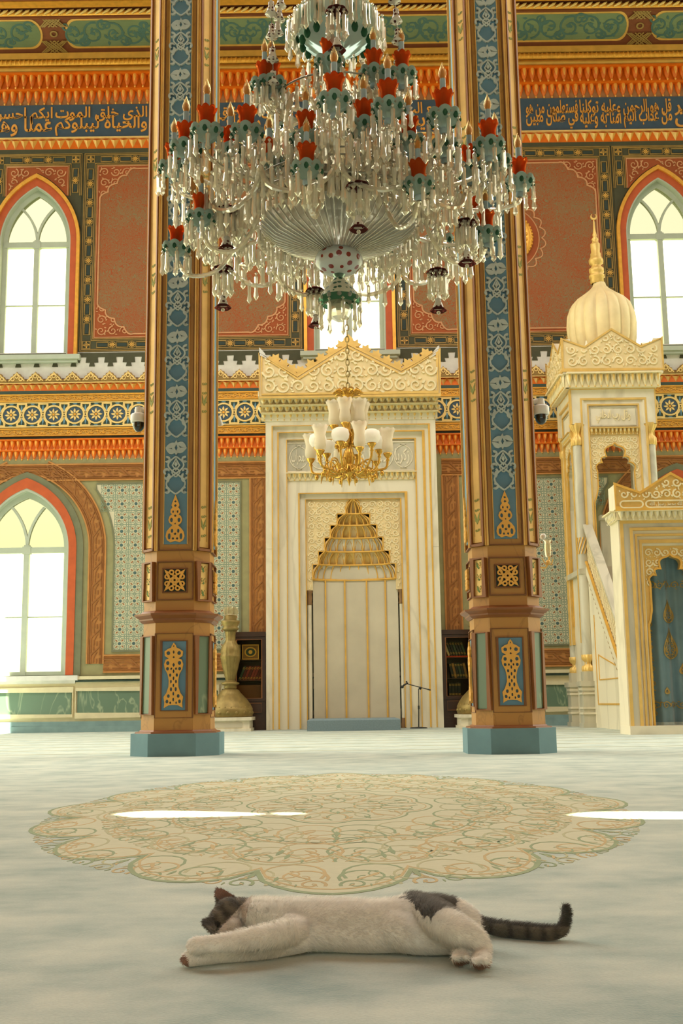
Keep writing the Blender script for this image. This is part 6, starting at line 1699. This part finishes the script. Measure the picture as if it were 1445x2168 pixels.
# strings of spotted beads from the ceiling to the ring
for (x0, y0, x1, y1, Y) in ((578, 165, 572, -40, 7.2), (845, 120, 830, -60, 7.2), (588, 60, 600, -60, 7.9)):
    p, q = at(x0, y0, Y), at(x1, y1, Y); q = Vector((AX+(q.x-AX)*.2, CYC, ZCEIL-.6)) if False else q
    g = MB(); top = Vector((AX + (p.x-AX)*.12, CYC+(p.y-CYC)*.12, ZCEIL-.05)); g.tube([p, q, top], .004, 5, 1)
    for i in range(5):
        t = i/4.2; c = p+(q-p)*t; g.lathe([(.008, .06), (.022, .045), (.02, .02), (.03, -.02), (.045, -.045), (.02, -.05), (.004, -.075)], c, 14, 0)
    g.build('bead_chain', ['spot_maroon', 'steel'], chand)
random.shuffle(PR)
PR.sort(key=lambda p: p[1])
near = PR[:]; pick = near[::max(1, len(near)//98)][:98]; rest = [p for p in PR if p not in pick]
for x, y, z, k in pick: inst(D_pr[k], 'crystal_prism', chand, (x, y, z))
g = MB()
for x, y, z, k in rest: prism_mb(g, (x, y, z), (.15, .19, .23)[k])
o = g.build('crystal_prisms', ['crystal'], chand); o['kind'] = 'stuff'
print('prisms', len(PR))

# ================================================================ brass chandelier before the niche
mat('polished_brass', '#C99B42', .25, metal=.75, var=.15, vs=20)
glassy('frosted_shade', '#FFF8E8', clear=.15, diff=.55, rough=.2, body='#FFF6E0', ior=1.2)
glassy('opal', '#FFFDF4', clear=.0, diff=.95, rough=.3, body='#FFFAEE', ior=1.2)
BY = 18.0; bx = at(738, 960, BY).x; ub = (at(838, 960, BY).x-bx)/100
def bz(y): return at(738, y, BY).z
br = thing('brass_chandelier', 'gilt brass chandelier with glass tulip shades hanging in front of the prayer niche', 'chandelier', (bx, BY, bz(1030)))
g = MB(); pr = [(0, 1030), (2, 1022), (5, 1016), (3, 1011), (9, 1004), (12, 996), (7, 988), (10, 978), (13, 968), (9, 955), (5, 948), (6, 930), (10, 920), (5, 912), (4, 890), (5, 870), (3, 860)]
g.lathe([(max(a, .1)*ub, bz(y)) for a, y in pr], (bx, BY, 0), 20, 0, fl=lambda a, k: 1+.07*cos(a*8)); g.build('stem', ['polished_brass'], br)
g = MB(); g.lathe([(3*ub, bz(856)), (8*ub, bz(850)), (5*ub, bz(845)), (16*ub, bz(836)), (20*ub, bz(832)), (6*ub, bz(828)), (2*ub, bz(822))], (bx, BY, 0), 24, 0)
for i in range(10):
    a = 2*pi*i/10; x, y = cos(a), sin(a); g.tube([(bx+x*12*ub, BY+y*12*ub, bz(835)), (bx+x*24*ub, BY+y*24*ub, bz(829)), (bx+x*33*ub, BY+y*33*ub, bz(833))], [.03, .045, .008], 5)
g.build('leaf_canopy', ['polished_brass'], br)
g = MB(); z = bz(824); i = 0
while z < ZCEIL-.1:
    a = (pi/2)*(i % 2); g.tube([(bx+.03*cos(t)*cos(a), BY+.03*cos(t)*sin(a), z+.06+.06*sin(t)) for t in [2*pi*k/8 for k in range(9)]], .010, 4); z += .10; i += 1
ch_ = g.build('chain', ['brass'], br)
g = MB(); rlathe([(.05, 0), (.085, .03), (.095, .09), (.08, .22), (.10, .33), (.13, .38), (.125, .38)], 40, 0, lambda a, k: 1+.06*abs(cos(a*4))*(k > 3), g, lambda a, k: .03*abs(cos(a*4))*(k > 4)); D_t = proto(g, 'tulip_shade', ['frosted_shade'])
g = MB(); rlathe([(.06, 0), (.10, .01), (.135, .06), (.145, .12), (.13, .19), (.08, .22), (.07, .22)], 32, 0, lambda a, k: 1, g); D_o = proto(g, 'opal_shade', ['opal'])
g = MB(); g.lathe([(.01, -.12), (.035, -.10), (.02, -.07), (.05, -.03), (.07, 0), (.075, .02), (.04, .02)], (0, 0, 0), 16, 0); D_c = proto(g, 'shade_holder', ['polished_brass'])
def barm(r, a, z, shade, zin):
    c, s = cos(a), sin(a); P = lambda q, h: (bx+q*c, BY+q*s, h)
    g = MB(); g.tube(smooth([P(.06, zin), P(r*.35, zin-.16), P(r*.7, zin-.12), P(r*.95, z-.22), P(r, z-.08)], 5), .02, 6)
    g.tube(smooth([P(r*.3, zin-.14), P(r*.42, zin+.06), P(r*.6, zin+.05), P(r*.6, zin-.08), P(r*.5, zin-.05)], 4), .013, 5)
    g.tube([P(r*.7, zin-.12), P(r*.74, zin-.28)], [.02, .004], 5)
    for t in (.35, .6, .85): g.ball(P(r*t, zin-.13-.04*(t > .8)), .035, 6, 0, (1, 1, 1.4))
    arm = g.build('brass_arm', ['polished_brass'], br); inst(D_c, 'shade_holder', arm, P(r, z)); inst(D_t if shade == 't' else D_o, 'tulip_shade' if shade == 't' else 'opal_shade', arm, P(r, z+.02))
R1 = 84*ub
for i in range(12): barm(R1*(1 if i % 2 else .80), 2*pi*i/12+.26, bz(968) if i % 2 else bz(952), 't' if i % 2 else 'o', bz(985))
for i in range(6): barm(32*ub, 2*pi*i/6+.3, bz(905), 't', bz(925))
# ================================================================ cat
KC = .00091
def cz(px, py, z):
    d = ray(px, py); t = (z-CAMH)/d.z; return Vector((d.x*t, d.y*t, z))
def cat():
    src = MB(lambda u, v, d: (u, v, d))
    def blob(px, py, z, r, sc=(1, 1, 1)): c = cz(px, py, z); src.ball(c, r*KC, 20, 0, sc)
    def limb(L, sub=5):
        """L: (px, py, z, r px) joined by a dense run of balls"""
        P = [(cz(a, b, c), r*KC) for a, b, c, r in L]; C = smooth([p for p, _ in P], sub); n = len(C)
        for i, c in enumerate(C):
            t = i/(n-1)*(len(P)-1); k = min(int(t), len(P)-2); f = t-k; r = P[k][1]*(1-f)+P[k+1][1]*f
            src.ball(c, r, 16, 0)
    # trunk, wide on the floor, belly turned to the viewer
    limb([(545, 1938, .046, 40), (600, 1948, .050, 50), (660, 1952, .053, 53), (730, 1955, .053, 54), (800, 1957, .052, 54), (860, 1952, .053, 55), (920, 1945, .056, 54), (965, 1950, .052, 46), (995, 1965, .040, 34)], 7)
    limb([(620, 1972, .040, 40), (700, 1975, .038, 40), (790, 1976, .038, 42), (860, 1972, .042, 42)], 7)
    # neck and head
    limb([(560, 1935, .046, 40), (520, 1935, .046, 37), (495, 1936, .045, 38)], 5)
    blob(486, 1938, .045, 41, (.98, .95, 1.0)); blob(470, 1950, .036, 33); blob(492, 1965, .026, 24); blob(476, 1974, .020, 17)
    # front legs
    limb([(700, 1958, .040, 24), (655, 1964, .045, 27), (610, 1974, .049, 27), (570, 1982, .049, 26), (520, 1990, .046, 22.5), (470, 1997, .044, 19), (435, 2000, .042, 17), (416, 2001, .041, 17.5)], 6)
    limb([(680, 1975, .036, 30), (630, 1991, .028, 28), (575, 2005, .021, 24), (520, 2015, .018, 20), (460, 2023, .0155, 17), (420, 2028, .015, 16), (402, 2030, .015, 17)], 6)
    for dx, dy in ((-8, -6), (-11, 2), (-7, 9)): blob(413+dx, 2001+dy, .041-dy*.0006, 7.5); blob(400+dx, 2029+dy*.8, .015-dy*.0003, 7.5)
    # hind legs
    limb([(875, 1930, .066, 44), (905, 1938, .070, 42), (937, 1952, .070, 38), (970, 1970, .062, 31), (1002, 1985, .050, 24), (1018, 2004, .034, 18.5), (1018, 2024, .020, 17.5), (1016, 2034, .0165, 18.5)], 6)
    limb([(830, 1968, .046, 44), (875, 1982, .036, 38), (922, 1992, .028, 30), (960, 1998, .022, 22), (982, 2006, .019, 17), (978, 2018, .017, 17.5), (974, 2026, .0165, 18)], 6)
    for cx_, cy_ in ((1016, 2040), (974, 2032)):
        for dx in (-12, -4, 4, 12): blob(cx_+dx, cy_-9+abs(dx)*.25, .024, 7)
    # tail
    limb([(990, 1950, .030, 20), (1020, 1958, .020, 17), (1060, 1966, .0165, 19), (1110, 1971, .0165, 19), (1155, 1975, .0155, 18), (1182, 1972, .017, 15.5), (1193, 1955, .032, 12), (1197, 1935, .052, 10.5), (1196, 1921, .066, 8.5)], 6)
    # ears
    def ear(b0, b1, tip, zb0, zb1, zt, back):
        a, b, t = cz(*b0, zb0), cz(*b1, zb1), cz(*tip, zt); m_ = (a+b)/2 + Vector(back)
        for i in range(9):
            k = i/8; kk = 1-(1-k)**.55 if k < 1 else 1
            p, q, w = a+(t-a)*k, b+(t-b)*k, m_+(t-m_)*k
            mid = (p+q)/2; wd = ((1-k)**.55)/max(1-k, .12); p = mid+(p-mid)*wd; q = mid+(q-mid)*wd
            for s in range(7):
                f = s/6; c = p*(1-f)**2 + w*2*f*(1-f) + q*f*f; src.ball(c, .0036-.0010*k, 8, 0)
    ear((463, 1922), (499, 1903), (459, 1880), .062, .074, .098, (0, .028, 0)); ear((453, 1978), (457, 1944), (427, 1950), .022, .046, .044, (.0, .024, 0))
    tmp = src.build('cat_source', []); md = tmp.modifiers.new('r', 'REMESH'); md.mode = 'VOXEL'; md.voxel_size = .0026; md.use_smooth_shade = True
    sm = tmp.modifiers.new('s', 'SMOOTH'); sm.iterations = 5; sm.factor = .5
    bpy.context.view_layer.update(); me = bpy.data.meshes.new_from_object(tmp.evaluated_get(bpy.context.evaluated_depsgraph_get())); bpy.data.objects.remove(tmp)
    me.name = 'cat'; me.materials.clear()
    base = cz(720, 1990, 0)
    pos = [v.co.copy() for v in me.vertices]; nor = [v.normal.copy() for v in me.vertices]
    zmin = min(p.z for p in pos)
    # coat colours, by place on the animal
    pt = lambda px, py, z: cz(px, py, z)
    white = Vector((.97, .945, .86)); dark = Vector((.075, .068, .052)); tan = Vector((.36, .24, .13)); pink = Vector((.33, .19, .13)); grey = Vector((.20, .17, .12))
    from mathutils import noise
    cr = [pt(486, 1938, .045), pt(900, 1905, .10), pt(830, 1905, .09), pt(950, 1905, .095)]
    hx0 = pt(526, 1935, .045).x; tx0 = pt(1006, 1960, .03).x; tl = [pt(x, 1970, .017).x for x in (1040, 1078, 1112, 1143, 1170)]
    pads = [(pt(402, 2030, .015)+Vector((-.012, -.008, -.004)), .014), (pt(1016, 2040, .012), .0165), (pt(974, 2031, .012), .0165), ]
    X = lambda px: cz(px, 1940, .05).x
    back = (pt(850, 1905, .10).x, pt(965, 1905, .10).x)
    def col(p, n):
        nz = noise.noise(p*55); n2 = noise.noise(p*140); c = white*(.96+.06*nz)
        # head
        e = p.x - (hx0 + (.0 + .25*(p.z-.05)))
        if e < 0.004*nz and p.y > 2.26 and not (p.z < .028 and p.y < 2.30):
            hx = (p.x-cr[0].x)/KC; hz = (p.z-.045)/KC
            st = sin((hx*.5+hz*.55)*.33 + 2*nz)
            c = grey.lerp(dark, .5+.5*st) if (hz > hx*.95-3) else tan.lerp(white, .45+.3*nz)
        for q in ear_t:
            if (p-q[0]).length < q[1]: c = (pink*.8 if n.y < -.1 and p.z > .06 else dark*1.3)*(1+.2*nz)
        if (p-eye).length < .007: c = dark*.5
        # dark saddle over the hip
        s = (p.x-back[0])/(back[1]-back[0]); lim = .076+.005*sin(s*7)+.008*nz + .020*abs(s-.6) + .05*max(0, .3-s) + .004*n2
        if -.12+.1*nz < s < 1.03+.05*nz and p.z > lim and p.y > 2.25: c = dark.lerp(grey, .35+.35*n2)
        # tail
        if p.x > tx0+.004*nz and p.y > 2.33:
            k = max(0, 1-min(abs(p.x-q) for q in tl)/.009); c = grey.lerp(dark, min(1, .25+.85*k+.2*n2))
            if p.z > .028: c = dark*(1+.2*nz)
            elif p.z > .022: c = c*1.25
        for q, r in pads:
            if (p-q).length < r and n.y < -.1: c = pink*(1+.25*n2)
        return c
    ear_t = [(pt(470, 1897, .08), .026), (pt(436, 1955, .038), .016)]; eye = pt(463, 1952, .045)-Vector((0, .03, 0))
    eye = min(pos, key=lambda p: (p-pt(466, 1950, .036)+Vector((0, .034, 0))).length)
    C = [col(p, n) for p, n in zip(pos, nor)]
    ca = me.color_attributes.new('coat', 'FLOAT_COLOR', 'POINT')
    for i, c in enumerate(C): ca.data[i].color = (c[0], c[1], c[2], 1)
    for v in me.vertices: v.co = v.co - base
    for p in me.polygons: p.use_smooth = True
    m = bpy.data.materials.new('cat_coat'); m.use_nodes = True; b = m.node_tree.nodes['Principled BSDF']; b.inputs['Roughness'].default_value = .85; b.inputs['Specular IOR Level'].default_value = .15
    b.inputs['Sheen Weight'].default_value = .3
    a = m.node_tree.nodes.new('ShaderNodeVertexColor'); a.layer_name = 'coat'; m.node_tree.links.new(a.outputs[0], b.inputs['Base Color'])
    me.materials.append(m)
    o = bpy.data.objects.new('cat', me); COL.objects.link(o); o.location = base
    tag(o, 'white cat with dark tabby patches and ringed tail, stretched out asleep on the carpet', 'cat')
    # fur: short fine strands over the whole body
    rnd = random.Random(5); V = []; F = []; FC = []
    tris = [(p.vertices[0], p.vertices[k], p.vertices[k+1], p.normal.copy()) for p in me.polygons for k in range(1, len(p.vertices)-1)]
    N = 90000; step = len(tris)/N
    for i in range(N):
        a_, b_, c_, n = tris[int(rnd.random()*len(tris))]
        u, v = rnd.random(), rnd.random()
        if u+v > 1: u, v = 1-u, 1-v
        p = pos[a_]*(1-u-v)+pos[b_]*u+pos[c_]*v
        if n.z < -.6 and p.z < .01: continue
        n = (nor[a_]*(1-u-v)+nor[b_]*u+nor[c_]*v).normalized()
        flow = Vector((1, 0, -.35)) + Vector((rnd.uniform(-.4, .4), rnd.uniform(-.4, .4), rnd.uniform(-.4, .4)))
        if p.x > tx0: flow = Vector((.8, 0, .1))+Vector((rnd.uniform(-.5, .5),)*3)
        if p.x < hx0 or (p.y < 2.30 and p.x < X(640)): flow.x *= -.5
        t = (flow - n*flow.dot(n)).normalized(); L = rnd.uniform(.005, .012)*(.6 if p.x < hx0 else 1)
        d = (t*.82 + n*.57).normalized(); side = d.cross(n).normalized()*.00042
        k = len(V); tip = p+d*L; tip.z = max(tip.z, .0006)
        V += [p-side-base, p+side-base, p+d*L*.55+side*.7-base, tip-base, p+d*L*.55-side*.7-base]; F.append((k, k+1, k+2, k+3, k+4)); c = C[a_]*rnd.uniform(.82, 1.12); FC += [c]*5
    fm_ = bpy.data.meshes.new('fur'); fm_.from_pydata(V, [], F); ca = fm_.color_attributes.new('coat', 'FLOAT_COLOR', 'POINT')
    ca.data.foreach_set('color', [x for c in FC for x in (c[0], c[1], c[2], 1)])
    fm_.materials.append(m); f = bpy.data.objects.new('fur', fm_); COL.objects.link(f); f.parent = o; f['kind'] = 'stuff'
cat()
